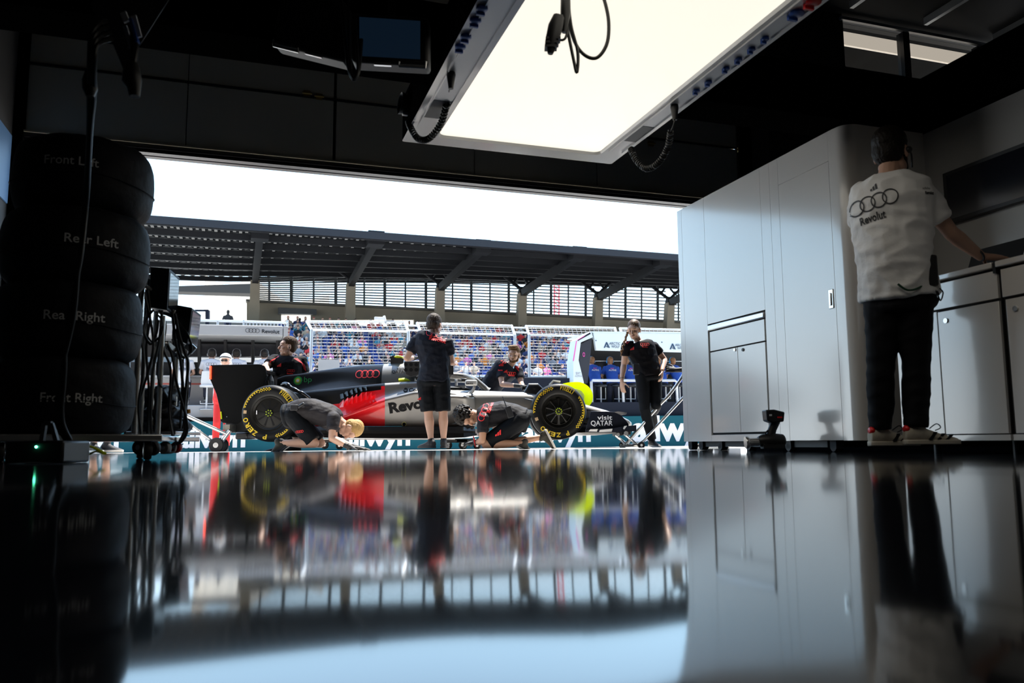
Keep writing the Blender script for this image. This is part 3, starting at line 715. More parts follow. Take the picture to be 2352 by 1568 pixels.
mb = MB(); mb.tube([PG(1430, 875, 21.85), PG(1433, 943, 21.85)], .042, 8); mb.build('post', GALV, gr)
# stools
def stool(name, x, y, yg, h, m_seat, lab, group, back):
    c = PG(x, y, yg); t = thing(name, c - ZV * h, lab, 'stool', group)
    mb = MB()
    if back:
        rows = []
        for k in range(6):
            f_ = k / 5; w = .30 - .06 * abs(f_ - .4); rows.append([c + GX * (w * (j / 6 - .5) * 1.0) - GY * (.13 - .07 * abs(j / 6 - .5)) + ZV * (f_ * .40 - .06) for j in range(7)])
        mb.grid(rows); mb.v += [v + GY * .03 for v in mb.v]; n_ = len(mb.f); o_ = 42
        mb.f += [tuple(i + o_ for i in reversed(f)) for f in mb.f]; mb.m += [0] * n_
        mb.build('seat_back', m_seat, t); mb = MB()
    mb.lathe([(0, 0), (.17, 0), (.19, .03), (.18, .06), (0, .07)], c - ZV * .06, ZV, 20); mb.build('seat', m_seat, t)
    mb = MB(); mb.tube([c - ZV * h, c - ZV * .05], .022, 8); mb.lathe([(.17, 0), (.17, .015), (.03, .03)], c - ZV * h, ZV, 18); mb.build('pole', GALV, t)
    mb = MB(); mb.tube([c + GX * .15 - ZV * .08, c + GX * .15 - ZV * (h * .75), c - GX * .15 - ZV * (h * .75), c - GX * .15 - ZV * .4], .012, 6); mb.build('foot_bar', GALV, t)
for i, x in enumerate((1380, 1421, 1448, 1529, 1561)):
    lab = ['first dark bar stool from the left behind the guard rail', 'second dark bar stool from the left behind the guard rail', 'dark bar stool hidden partly by the walking woman\'s arm', 'dark bar stool between the walking woman and the white wall', 'dark bar stool closest to the white wall'][i]
    stool('bar_stool', x, 884, 22.15, .55, mat('black_stool', (.02, .022, .026), .4), lab, 'stools of the pale blue stand', False)
WSHELL = mat('white_shell', (.60, .62, .63), .4)
for i, x in enumerate((418, 476, 545, 605)):
    lab = ['white shell stool behind the monitor trolley', 'white shell stool left of the rear wing', 'white shell stool hidden behind the rear wing', 'white shell stool behind the man looking left'][i]
    stool('shell_stool', x, 884, 22.0, .62, WSHELL, lab, 'stools of the grey stand', True)

# ---------------------------------------------------------------- grandstand across the track
ROOFM = mat('dark_roof_sheet', (.012, .013, .015), .7, spec=.15)
ROOFS = mat('dark_roof_steel', (.014, .015, .018), .6, spec=.2)
gsx = (-25, 60)
mb = MB(); NR = 12
for r in range(NR):
    y0 = 43.0 + r * .95; z0 = 3.3 + r * .335
    mb.gbox(gsx[0], gsx[1], y0, y0 + .95, z0 - 1.5, z0)
mb.gbox(gsx[0], gsx[1], 54.4, 60.7, 5.5, 7.86)
mb.build('terrace_floor', mat('terrace_concrete', (.22, .22, .21), .85), **S)
SEATB = mat('blue_seat', (.02, .06, .30), .45)
for r in range(NR):
    y0 = 43.0 + r * .95; z0 = 3.3 + r * .335
    xa = gc(PG(640, 800, y0))[0]; xb = gc(PG(1345, 800, y0))[0]; mb = MB(); n = int((xb - xa) / .52)
    for k in range(n):
        x = xa + k * .52; mb.gbox(x, x + .44, y0 + .48, y0 + .86, z0 + .36, z0 + .42); mb.gbox(x, x + .44, y0 + .84, y0 + .9, z0 + .38, z0 + .78); mb.gbox(x + .2, x + .24, y0 + .6, y0 + .66, z0, z0 + .36)
    tag(mb.build('seat_row', SEATB, smooth=0), 'row of blue grandstand seats, %s' % ('lowest row' if r == 0 else 'topmost row' if r == NR - 1 else 'one of the middle rows'), 'seat row', 'blue grandstand seat rows')
# back wall with openings
def cw(x0, x1, ya, yb, yg=60.6, m=CONC, nm='wall_grandstand', d=.4):
    mb = MB(); quadbox(mb, [PG(x0, ya, yg), PG(x1, ya + (x1 - x0) * .049, yg), PG(x1, yb, yg), PG(x0, yb, yg)], d); return mb.build(nm, m, **S)
def yt(x): return 688 + (x - 570) * .049                 # top line of the parapet
cw(567, 646, yt(567), 800); cw(646, 714, yt(646), 722); cw(714, 815, yt(714), 800); cw(815, 951, yt(815), 734); cw(951, 1640, yt(951), 800)
mb = MB(); quadbox(mb, [PG(639, 706, 60.2), PG(727, 710, 60.2), PG(727, 722, 60.2), PG(639, 720, 60.2)], .4); mb.build('trim_10', mat('lintel_grey', (.12, .125, .13), .7), **S)
mb = MB(); quadbox(mb, [PG(565, yt(565) - 1, 60.3), PG(1640, yt(1640) - 1, 60.3), PG(1640, yt(1640) + 4, 60.3), PG(565, yt(565) + 4, 60.3)], .8); mb.build('trim_11', mat('coping_grey', (.15, .145, .13), .7), **S)
cols = [(585, 645), (805, 652), (1010, 662), (1198, 674), (1373, 684), (1537, 696)]
mb_l = MB()
for i, (x, y) in enumerate(cols):
    t = PG(x + 1, y, 59.6); b = PG(x - 3, 790, 59.6)
    mb = MB(); s = .33
    mb.loft([[b + GX * dx * s * 1.08 + GY * dy * s for dx, dy in ((-1, -1), (1, -1), (1, 1), (-1, 1))], [t + GX * dx * s * .95 + GY * dy * s for dx, dy in ((-1, -1), (1, -1), (1, 1), (-1, 1))]])
    lab = ['concrete grandstand column beside the open left end', 'concrete grandstand column above the engine cover', 'concrete grandstand column above the standing man', 'concrete grandstand column above the bearded man', 'concrete grandstand column left of the walking woman', 'concrete grandstand column nearest the white wall'][i]
    o = mb.build('concrete_column', CONC, smooth=0); tag(o, lab, 'column', 'grandstand columns')
    # steel head with rafter and raking struts
    rt = thing('roof_bracket', t, 'dark steel roof bracket and rafter on the %s' % lab.replace('concrete grandstand ', ''), 'bracket', 'grandstand roof brackets')
    f_ = [PG(597, 540, 47.8), PG(862, 553, 47.8), PG(1106, 572, 47.8), PG(1326, 587, 47.8), PG(1522, 602, 47.8), PG(1700, 618, 47.8)][i]
    mb = MB(); mb.bar(t, V((f_.x, f_.y, f_.z)), .40, .5); mb.build('rafter', ROOFS, rt)
    mb = MB(); mb.box(f_ + ZV * .1, (.95, .95, .8), GB); mb.build('rafter_head', ROOFS, rt)
    mb = MB(); mb.loft([[t - ZV * .1 + GX * dx * .3 + GY * dy * .3 for dx, dy in ((-1, -1), (1, -1), (1, 1), (-1, 1))], [t + ZV * .5 + GX * dx * .2 + GY * dy * .2 for dx, dy in ((-1, -1), (1, -1), (1, 1), (-1, 1))]]); mb.build('column_shoe', ROOFS, rt)
    if i > 1 or i == 1:
        for sx in (-1, 1):
            if i == 1 and sx == 1: continue
            mb = MB(); mb.tube([t + ZV * .3, t + GX * sx * .55 + GY * .2 + ZV * .75, t + GX * sx * 1.3 + GY * .4 + ZV * 1.35], .13, 8); mb.build('strut', ROOFS, rt)
            mb = MB(); mb.tube([t + GX * sx * .65 + GY * .2 + ZV * .8, t + GX * sx * .25 + GY * .3 + ZV * 1.3], .09, 8); mb.build('strut', ROOFS, rt)
# louvre screens between the columns
LOUV = mat('dark_louvre', (.05, .06, .065), .5)
def lt(x): return interp([560, 800, 1000, 1560, 1700], [640, 630, 628, 648, 655], x)
def lb(x): return yt(x) + 1
for i in range(6):
    x0 = cols[i][0] + 8; x1 = (cols[i + 1][0] - 8) if i < 5 else 1650
    ls = thing('louvre_screen', PG((x0 + x1) / 2, lb((x0 + x1) / 2), 61.2), 'horizontal slat screen %s' % ['beside the leftmost column', 'above the engine cover', 'above the standing man and fence', 'above the bearded man', 'left of the walking woman', 'beside the white wall'][i], 'louvre screen', 'grandstand louvre screens')
    mb = MB(); n = 12
    for k in range(n + 1):
        f_ = k / n
        a = PG(x0, lerp(lt(x0), lb(x0), f_), 61.2); b = PG(x1, lerp(lt(x1), lb(x1), f_), 61.2)
        mb.bar(a, b, .05, .09)
    mb.build('slats', LOUV, ls, smooth=0)
    m = 4
    for k in range(m):
        x = lerp(x0, x1, (k + .5) / m); mb = MB(); mb.bar(PG(x, lt(x), 61.4), PG(x, lb(x), 61.4), .12 if k % 2 == 0 else .20); mb.build('upright', LOUV, ls)
# roof
fp = [(200, 478), (350, 490), (1558, 588), (1760, 605)]
bp = [(200, 652), (408, 647), (585, 640), (800, 635), (1000, 633), (1300, 642), (1560, 657), (1760, 668)]
def roof_front(x): return interp([p[0] for p in fp], [p[1] for p in fp], x)
def roof_back(x): return interp([p[0] for p in bp], [p[1] for p in bp], x)
gxs = [i * .165 - 9.0 for i in range(318)]
fz = PG(950, roof_front(950), 46).z
def zback(gx):                                     # height of the rear edge above a given place along the stand
    return interp([-12, -2, 2, 9, 15, 25, 36, 50], [11.85, 12.0, 12.25, 12.6, 12.9, 13.2, 13.5, 13.7], gx)
def rz(gx, yg): 
    t = (yg - 46) / 17.0; return lerp(fz - .33, zback(gx), t)
# dark ribbed deck with open slots along each purlin in the left bays
pur = [46.25, 48.6, 51.0, 53.4, 55.8, 58.2, 60.6, 62.9]
mb = MB(); ysd = []
for a, b in zip(pur[:-1], pur[1:]): ysd += [a, a + 1.45, a + 2.2]
ysd += [63.0]
rows = [[G(x, y, rz(x, y) + .25 + (.05 if int(i) % 4 > 1 else 0)) for i, x in enumerate(gxs)] for y in ysd]
m = len(gxs); fs2 = []; vs = [p for r in rows for p in r]; fs = []
for i in range(len(rows) - 1):
    for j in range(m - 1):
        slot = (i % 3 == 1 and i < 18 and j % 2 == 0 and (gxs[j] < 9.5 or (gxs[j] < 14 and j % 4 == 0)))
        (fs2 if slot else fs).append((i * m + j, i * m + j + 1, (i + 1) * m + j + 1, (i + 1) * m + j))
mb.add(vs, fs)
mb.build('roof_sheet', ROOFM, smooth=0, fixn=False, **S)
mb = MB(); mb.add(vs, fs2); TR = mat('translucent_roof_light', (.3, .29, .26), .6); _n = TR.node_tree; _a = _n.nodes.new('ShaderNodeBsdfTranslucent'); _a.inputs['Color'].default_value = (.055, .053, .048, 1); _n.links.new(_a.outputs[0], _n.nodes['Material Output'].inputs[0])
use_ = sorted({i for f in mb.f for i in f}); mp_ = {k: i for i, k in enumerate(use_)}; mb.v = [mb.v[k] for k in use_]; mb.f = [tuple(mp_[k] for k in f) for f in mb.f]
mb.build('roof_light_strip', TR, smooth=0, fixn=False, **S)
for k, y in enumerate(pur):
    mb = MB(); rr = []
    for x in gxs[::16] + [gxs[-1]]:
        p = G(x, y, rz(x, y)); rr.append([p - GY * .09 - ZV * .12, p + GY * .09 - ZV * .12, p + GY * .09 + ZV * .22, p - GY * .09 + ZV * .22])
    mb.loft(rr); o = mb.build('roof_purlin', ROOFS, smooth=0)
    tag(o, 'dark steel purlin running the length of the grandstand roof, %s' % ['at the front edge', 'second from the front', 'third from the front', 'fourth from the front', 'fourth from the rear', 'third from the rear', 'second from the rear', 'at the rear edge'][k], 'beam', 'grandstand roof purlins')
mb = MB(); rr = []
for x in (gxs[0], gxs[-1]):
    p = G(x, 46, fz); rr.append([p - ZV * .42, p, p + GY * .3, p + GY * .3 - ZV * .42])
mb.loft(rr); mb.build('roof_fascia', mat('fascia_grey', (.02, .022, .027), .6, spec=.2), smooth=0, **S)
mb = MB(); mb.prism([PG(395, 657, 78), PG(590, 651, 70), PG(590, 674, 70), PG(395, 669, 78)], GY * 1.6)
tag(mb.build('side_roof', mat('brown_grey_roof', (.032, .030, .028), .8, spec=.2)), 'dark sloping roof edge left of the first concrete column', 'roof')
# things beyond the stand
mb = MB()
for x in (1273, 1284): mb.bar(PG(x, 640, 120), PG(x, 1021, 120), .22)
for k in range(12):
    y = 650 + k * 9; mb.bar(PG(1273, y, 120), PG(1284, y + 7, 120), .14)
tag(mb.build('crane_mast', mat('crane_red', (.75, .08, .10), .5), smooth=0), 'red lattice crane mast seen through the slat screen', 'crane')
mb = MB(); rows = []
for k in range(14):
    x = 470 + k * 22; h = 14 * math.sin(k * .9) + (k * 6 if k < 13 else 60)
    rows.append([PG(x, 628 + h, 140), PG(x, 780, 130)])
mb.grid(rows); mb.build('hill', mat('tan_hillside', (.42, .37, .30), .9, var=.2, vscale=.2), smooth=0, **S)
mb = MB(); quadbox(mb, [PG(380, 766, 27.5), PG(640, 770, 27.5), PG(640, 775, 27.5), PG(380, 771, 27.5)], 24); mb.build('walkway', GREYP, **S)
mb = MB(); mb.bar(PG(447, 713, 26), PG(479, 713, 26), .05); mb.bar(PG(477, 713, 26), PG(477, 745, 26), .10); tag(mb.build('gate_frame', NAVY, smooth=0), 'thin dark frame standing above the grey stand', 'frame')
tc_ = thing('trackside_camera', PG(880, 742, 24.2), 'white remote camera bracket on top of the fence', 'camera')
mb = MB(); mb.bar(PG(860, 731, 24.2), PG(884, 732, 24.2), .09); mb.bar(PG(882, 725, 24.2), PG(885, 738, 24.2), .07); mb.build('camera_housing', WHITE, tc_, bevel=.01)
mb = MB(); mb.bar(PG(885, 737, 24.2), PG(905, 737, 24.2), .04); mb.bar(PG(886, 737, 24.2), PG(886, 743, 24.2), .05); mb.build('camera_arm', GALV, tc_)
# ================================================================ the racing car
WN, WC_, WF = 10.70, 11.55, 12.45                 # near wheel face, centre line, far side (forward distance)
SILV = mat('silver_paint', (.25, .24, .225), .36, .4, coat=.25)
CBLK = mat('satin_black_paint', (.009, .009, .009), .22, spec=.22, coat=.05)
CRED = mat('racing_red_paint', (.80, .010, .016), .30, coat=.5)
CARB = mat('carbon_black', (.012, .012, .013), .35, coat=.3, bump=.02, bscale=200)
YEL = mat('tyre_yellow', (.80, .56, .02), .5)
TYRE = mat('tyre_rubber', (.009, .009, .0095), .50, spec=.18, bump=.05, bscale=60, var=.2, vscale=6)
RIM = mat('dark_wheel_cover', (.012, .011, .009), .40, .3)
car = thing('racing_car', V((-1.2, 11.55, .0)), 'black, red and silver open wheel racing car raised on wheeled stands in the pit lane', 'racing car')

def sect(x, yt_, yb_, hw, w=WC_, n=20, e=2.6, belly=1.0):
    """closed cross section at picture column x on the centre line: top row, bottom row, half width"""
    t = P(x, yt_, w); b = P(x, yb_, w); c = (t + b) / 2; hz = (t.z - b.z) / 2; out = []
    for k in range(n):
        a = 2 * math.pi * k / n; ca, sa = math.cos(a), math.sin(a)
        px = abs(ca) ** (2 / e) * (1 if ca >= 0 else -1); pz = abs(sa) ** (2 / e) * (1 if sa >= 0 else -1)
        out.append(V((c.x, c.y + px * hw * (belly if pz < 0 else 1), c.z + pz * hz)))
    return out
# engine cover: thin fin at the rear, widening to the airbox
st_b = [(638, 868, 905, .03), (655, 862, 905, .05), (690, 858, 904, .10), (740, 850, 900, .20), (790, 842, 897, .28), (840, 837, 893, .30), (884, 835.5, 890, .30)]
st_s = [(884, 835.5, 890, .30), (905, 833, 890, .30), (925, 831, 890, .30), (945, 831, 890, .29), (957, 834, 890, .28)]
def body(sts, e=2.3): 
    mb = MB(); mb.loft([sect(x, a, b, h, e=e) for x, a, b, h in sts]); return mb
def peaked(sts):                                   # engine cover section: narrow crest flaring to broad shoulders
    mb = MB(); rings = []
    for x, a, b, h in sts:
        t = P(x, a, WC_); bo = P(x, b, WC_); H = t.z - bo.z; pr = []
        hf = interp([638, 700, 760, 830, 884, 960], [.025, .035, .09, .20, .28, .28], x)
        for k in range(-12, 13):
            u = k / 12; s = abs(u); zz = 1 - s ** 1.25; z = bo.z + H * zz
            y = WC_ + (1 if u > 0 else -1) * (hf * (max(0, 1 - zz ** 2.6)) ** .5 + max(0, h - hf) * (1 - zz) ** 3.5)
            if k == 0: y = WC_
            pr.append(V((t.x, y, z)))
        rings.append(pr)
    mb.loft(rings); return mb
ec = peaked(st_b); ec_b = ec.bvh(); ec.build('engine_cover', CBLK, car)
ab = peaked(st_s); ab_b = ab.bvh(); ab.build('airbox_cover', SILV, car)
# side pod surfaces given by rows of points: ridge, shoulder, crease, waist, undercut foot
def podgrid(cols_):
    rows = []
    for x, rows_ in cols_: rows.append([P(x, y, w) for y, w in rows_])
    return rows
def poddef(x):
    yr = interp([640, 690, 760, 830, 884, 960, 1035, 1086], [905, 899, 893, 886, 881, 876, 900, 905], x)
    yc = interp([640, 700, 790, 884, 955, 1035, 1086], [965, 962, 953, 916, 899, 908, 910], x)
    yb = 978.5
    wr = interp([640, 700, 800, 884, 1086], [11.42, 11.22, 11.0, 10.90, 10.92], x)
    wc = interp([640, 700, 800, 884, 1000, 1070, 1088], [11.34, 11.14, 10.90, 10.76, 10.74, 10.80, 11.0], x)
    wb = interp([640, 700, 800, 884, 1000, 1088], [11.3, 11.12, 10.98, 10.90, 10.90, 11.05], x)
    out = [(yr, wr + .5), (yr - 1.5, wr + .15), (yr, wr), (lerp(yr, yr + 10, .5), wr - .02)]
    y2 = min(yr + 8, yc - 2)
    for k in range(1, 6): out.append((lerp(y2, yc, k / 6), lerp(wr - .02, wc + .05, (k / 6) ** 2.2)))
    out += [(yc - .5, wc + .02), (yc + 3, wc), (yc + 8, wc + .01)]
    for k in range(1, 7):
        f_ = k / 6; out.append((lerp(yc + 8, yb, f_), lerp(wc + .02, wb, f_ ** .6)))
    return out
def pod(x0, x1, n):
    mb = MB(); mb.grid(podgrid([(lerp(x0, x1, i / n), poddef(lerp(x0, x1, i / n))) for i in range(n + 1)])); return mb
pb = pod(640, 884, 28)
# colour boundary between black rear and red flank follows the stepped louvres
def isred(p):
    q = proj(p); x, y = q
    return y > interp([640, 720, 760, 800, 845, 884], [1000, 960, 934, 918, 899, 889], x)
def proj(p):
    d = p - CAM; zc = d.dot(_F); return (CX + FPX * d.dot(_R) / zc, CY - FPX * d.dot(_U) / zc)
r_f = [i for i, f in enumerate(pb.f) if isred(sum((pb.v[k] for k in f), V()) / len(f))]
rs = set(r_f)
mbr = MB(); mbr.v = pb.v; mbr.f = [pb.f[i] for i in r_f]; mbr.m = [0] * len(mbr.f)
mbk = MB(); mbk.v = list(pb.v); mbk.f = [f for i, f in enumerate(pb.f) if i not in rs]; mbk.m = [0] * len(mbk.f)
def clean(mb):
    use = sorted({i for f in mb.f for i in f}); mp = {k: i for i, k in enumerate(use)}
    mb.v = [mb.v[k] for k in use]; mb.f = [tuple(mp[k] for k in f) for f in mb.f]; return mb
pod_b = pb.bvh()
clean(mbr).build('red_side_pod', CRED, car, smooth=70); clean(mbk).build('rear_side_pod', CBLK, car, smooth=70)
ps = pod(884, 1088, 24); ps_b = ps.bvh()
e_ = [P(1088, y, w) for y, w in poddef(1088)]; i_ = [V((p.x + .02, p.y + .45, p.z)) for p in e_]
ps.grid([e_, i_]); ps.build('silver_side_pod', SILV, car, smooth=70)
# louvre fins stepping along the boundary
fins = [(789, 917, 934), (799, 912, 930), (810, 908, 927), (820, 904, 924), (831, 901, 921), (842, 899, 918), (853, 901, 917), (862, 905, 915)]
for i, (x, y0, y1) in enumerate(fins):
    mb = MB(); o_ = 10.86 - (x - 789) * .0012
    q = [P(x - 9.5, lerp(y0, y1, .55), o_ + .10), P(x, y0, o_), P(x, y1, o_ - .03), P(x - 9.5, y1 + 2, o_ + .06)]
    mb.prism(q, V((0, .012, 0))); mb.build('louvre_fin', CRED, car, smooth=0)
    if i < 6:
        mb = MB(); mb.prism([P(x - 8, y0 - 12, o_ + .16), P(x - 1, y0 - 14, o_ + .12), P(x + 1, y0 - 3, o_ + .06), P(x - 7, y0 - 1, o_ + .12)], V((0, .012, 0))); mb.build('louvre_fin', CBLK, car, smooth=0)
# monocoque and nose
mono = [(930, 879, 985, .42), (1000, 893, 985, .42), (1075, 897, 980, .40), (1090, 897, 975, .36), (1150, 899, 965, .31), (1210, 901, 958, .27), (1260, 906, 958, .24), (1300, 915, 962, .21), (1345, 929, 972, .18), (1392, 942, 980, .15), (1425, 955, 982, .12), (1443, 964, 980, .08), (1450, 970, 977, .03)]
mn = MB(); mn.loft([sect(x, a, b, h, e=3.2) for x, a, b, h in mono]); mn_b = mn.bvh(); mn.build('monocoque', SILV, car, smooth=50)
# dark cockpit opening rim, head rest, wheel
mb = MB(); mb.ball(P(1000, 894, WC_), (.50, .26, .05)); mb.build('cockpit_opening', INK, car)
mb = MB(); mb.loft([sect(922, 868, 884, .30), sect(935, 866, 884, .30), sect(950, 872, 884, .28)]); mb.build('head_rest', NEON, car)
mb = MB(); mb.ring(P(1048, 882, WC_), .10, .016, V((0, 1, 0)), ZV, 20, 6); mb.box(P(1048, 884, WC_), (.03, .16, .07)); mb.box(P(1058, 890, WC_), (.14, .30, .04)); mb.build('steering_wheel', mat('grey_controls', (.3, .3, .3), .4), car)
# halo
mb = MB(); wn = WC_ - .36; wf = WC_ + .36
hp = [P(955, 866, wn), P(985, 861, wn), P(1025, 861.5, wn), P(1060, 864, wn + .06), P(1080, 869, WC_ - .16), P(1086, 872, WC_), ]
hq = [V((p.x, 2 * WC_ - p.y, p.z)) for p in reversed(hp[:-1])]
mb.tube(spline(hp + hq, 6), .045, 10); mb.tube(spline([P(1082, 868, WC_), P(1098, 878, WC_), P(1121, 898, WC_)], 5), [.05] * 5 + [.045] * 5 + [.06], 10)
mb.build('halo', SILV, car)
# mirrors
for s, w in ((-1, WC_ - .72), (1, WC_ + .72)):
    mb = MB(); mb.box(P(1082, 879, w), (.16, .10, .075)); o = mb.build('mirror_housing', mat('pale_mirror', (.62, .62, .60), .3), car, bevel=.02)
    mb = MB(); mb.box(P(1066, 873, w), (.08, .07, .04)); mb.build('mirror_visor', CARB, o, bevel=.01)
    mb = MB(); mb.tube(spline([P(1090, 886, w), P(1086, 897, w + s * -.1), P(1076, 908, w - s * .25)], 5), .016, 8, flat=2.0); mb.build('mirror_stalk', SILV, o)
# camera pods on the roll hoop
mb = MB(); mb.loft([[P(x, y0, WC_ - .12), P(x, y0, WC_ + .12), P(x, y1, WC_ + .10), P(x, y1, WC_ - .10)] for x, y0, y1 in ((897, 818, 838), (905, 816, 838), (927, 824, 836))]); mb.build('roll_hoop_mount', CARB, car)
mb = MB(); mb.ball(P(916, 820.5, WC_ - .03), (.066, .17, .022)); mb.build('camera_pod', NEON, car)
# floor
mb = MB(); fl_ = []
for x, yt2, yb2, w in ((650, 984, 1003, 11.0), (700, 979.5, 1004, 10.78), (800, 979, 1005.5, 10.72), (900, 979, 1006.5, 10.70), (1000, 979, 1006.5, 10.70), (1065, 980, 1004, 10.72), (1092, 984, 1000, 10.90)):
    a = P(x, yt2, w); b = P(x, yb2, w); a2 = V((a.x, 2 * WC_ - w, a.z)); b2 = V((b.x, 2 * WC_ - w, b.z))
    m1 = a.lerp(b, .35) + V((0, -.03, 0)); m2 = a.lerp(b, .6) + V((0, .02, 0))
    fl_.append([a + V((0, .3, 0)), a, m1, m2, b, b2, V((m2.x, b2.y, m2.z)), V((m1.x, b2.y, m1.z)), a2])
mb.loft(fl_); mb.build('floor_edge', CBLK, car, smooth=25)
mb = MB(); mb.bar(P(700, 1008.2, 10.74), P(1045, 1008.6, 10.74), .012, .014); mb.build('floor_skid', mat('pale_skid', (.7, .68, .64), .4), car)
for x in (842, 883, 924, 963, 1003): 
    mb = MB(); mb.ball(P(x, 982.5, 10.72), .008, n=8, m=6); mb.build('floor_screw', STEEL, car)
for k, (x0, x1, y) in enumerate(((1036, 1092, 972), (1040, 1090, 980), (1030, 1092, 988), (1034, 1095, 997))):
    mb = MB(); pr = [P(x0, y + 2, 10.74 + .04 * k), P(lerp(x0, x1, .3), y - 3, 10.72 + .04 * k), P(x1, y - 2, 10.8 + .04 * k), P(x1, y + 3, 10.8 + .04 * k), P(lerp(x0, x1, .4), y + 3, 10.72 + .04 * k)]
    mb.prism(pr, V((0, .12, 0))); mb.build('floor_fence', CARB, car, smooth=20, bevel=.006)
mb = MB(); mb.prism([P(1043, 972, 10.74), P(1062, 962, 10.74), P(1090, 962, 10.85), P(1090, 968, 10.85), P(1062, 970, 10.72)], V((0, .2, 0))); mb.build('floor_fence', mat('white_gloss', (.75, .75, .74), .2, coat=.4), car, smooth=20, bevel=.01)  # white highlight on the shiny black fences, built as a white piece
# lower rear block / diffuser and rear crash structure
mb = MB(); mb.box(P(568, 1001, 11.0), (.16, .5, .09)); mb.box(P(600, 975, 11.5), (.7, .9, .22)); mb.build('diffuser', CARB, car, bevel=.02)
mb = MB(); mb.loft([sect(540, 950, 962, .08), sect(600, 930, 965, .12), sect(680, 915, 970, .22)]); mb.build('gearbox_cover', CARB, car)
# rear wing
ep = [(484, 838), (592, 836), (601, 837), (607, 840.5), (611, 848), (612, 862), (606, 884), (596, 905), (585, 925), (568, 950), (551, 969), (545, 972.5), (512, 971), (506, 967), (507, 950), (497, 905), (482, 870)]
rw = thing('rear_wing', V((0, 0, 0)), None, None); rw.parent = car; rw.location = (0, 0, 0)
for w, m_ in ((11.02, CBLK), (12.08, CBLK)):
    mb = MB(); mb.prism([P(x, y, 11.02) + V((0, w - 11.02, 0)) for x, y in ep], V((0, .022, 0))); mb.build('end_plate', CBLK, rw, smooth=20, bevel=.004)
for (x0, y0, x1, y1) in ((598, 849, 556, 840), (556, 857, 508, 841)):
    mb = MB(); rr = []
    for w in (11.03, 12.09):
        a = P(x0, y0, 11.02) + V((0, w - 11.02, 0)); b = P(x1, y1, 11.02) + V((0, w - 11.02, 0)); m1 = a.lerp(b, .5) + ZV * .05; m2 = a.lerp(b, .5) + ZV * -.01
        rr.append([a + ZV * .02, m1, b, m2 - ZV * .02, a - ZV * .02])
    mb.loft(rr); mb.build('wing_plane', CBLK, rw, smooth=60)
mb = MB()
for k in range(9): mb.box(P(483.5 - k * .05, 842 + k * 3.4, 11.0), (.022, .02, .0165))
mb.build('rain_light', mat('red_led', (.8, .02, .01), .4, emit=(1, .06, .02), es=3.0), rw)
mb = MB(); mb.bar(P(507.5, 945, 11.005), P(509, 962, 11.005), .016, .022); mb.build('neon_strip', NEON, rw)
for w in (11.4, 11.7):
    mb = MB(); mb.bar(P(575, 850, w), P(600, 930, w), .03, .10); mb.build('wing_pylon', CARB, rw)
for x, y in ((521.5, 957), (484.8, 867)):
    mb = MB(); mb.lathe([(0, 0), (.006, 0), (.006, .01), (0, .01)], P(x, y, 11.02), V((0, -1, 0)), 10); mb.build('wing_bolt', STEEL, rw)
mb = MB(); mb.tube(spline([P(648, 884, 11.0), P(658, 881, 10.95), P(668, 889, 10.92), P(684, 898, 10.9), P(700, 906, 10.9), P(712, 917, 10.95)], 5), [.026, .028, .030, .028, .026, .024, .026, .028, .026, .022, .020, .022, .026, .028, .026, .022, .022, .026, .028, .026, .022, .022, .024, .026, .026, .024], 10); mb.build('air_hose', mat('glossy_black_hose', (.008, .008, .009), .2, coat=.5), car)
# prints on the body
def cardecal(fn, bvh, m, off=.006, fineL=.03, name='body_print'):
    mb = MB(); fn(mb); mb.fine(fineL); mb.project(bvh, V((0, 1, 0)), off, 6.0)
    if mb.f: return mb.build(name, m, car, smooth=0, fixn=False)
XD = V((1, 0, 0)); PW = 10.4
def pw(x, y, w): 
    """point at depth PW that lands on the print position after projection along +Y toward depth w"""
    q = P(x, y, w); return V((q.x, PW, q.z))
px_m = 11.0 / FPX
a = pw(840, 856.5, 11.2); cardecal(lambda m: rings4(m, a, 8.7 * 11.2 / FPX, 2.0 * 11.2 / FPX, XD, ZV), ec_b, REDL, fineL=.02)
# sunburst and letters of the fuel sponsor
def burst(m, cx, cy, R, n, tips):
    c = pw(cx, cy, 11.45); k = 11.45 / FPX; pts = []
    for i in range(n * 2):
        a_ = math.pi * i / n; r = R * k * (1.0 if i % 2 == 0 else tips); pts.append(c + XD * (math.cos(a_) * r) + ZV * (math.sin(a_) * r))
    o_ = len(m.v); m.v += pts + [c]; m.f += [(o_ + i, o_ + (i + 1) % (2 * n), o_ + 2 * n) for i in range(2 * n)]; m.m += [0] * (2 * n)
GRN = mat('fuel_green', (.01, .36, .05), .5); LGRN = mat('fuel_lime', (.18, .42, .03), .5); FY = mat('fuel_yellow', (.85, .65, .05), .5)
both = MB(); both.v = ec.v + pb.v; both.f = ec.f + [tuple(i + len(ec.v) for i in f) for f in pb.f]; both_b = both.bvh()
cardecal(lambda m: burst(m, 681.5, 873, 11.2, 18, .78), both_b, GRN, .006)
cardecal(lambda m: burst(m, 681.5, 873, 8.0, 18, .82), both_b, LGRN, .009)
cardecal(lambda m: burst(m, 681.5, 873, 6.0, 16, .82), both_b, FY, .012)
cardecal(lambda m: burst(m, 681.5, 873, 3.4, 14, .9), both_b, WPRINT, .015)
a2 = pw(696, 876.5, 11.45); cardecal(lambda m: m.text('bp', a2, XD, ZV, 18.5 * 11.45 / FPX, bold=-.01, width=18 * 11.45 / FPX), both_b, GRN, .006)
a3 = pw(908, 847, 11.2); cardecal(lambda m: m.text('visit', a3, XD, ZV, 9.5 * 11.2 / FPX, bold=.01, width=18 * 11.2 / FPX), ab_b, INK)
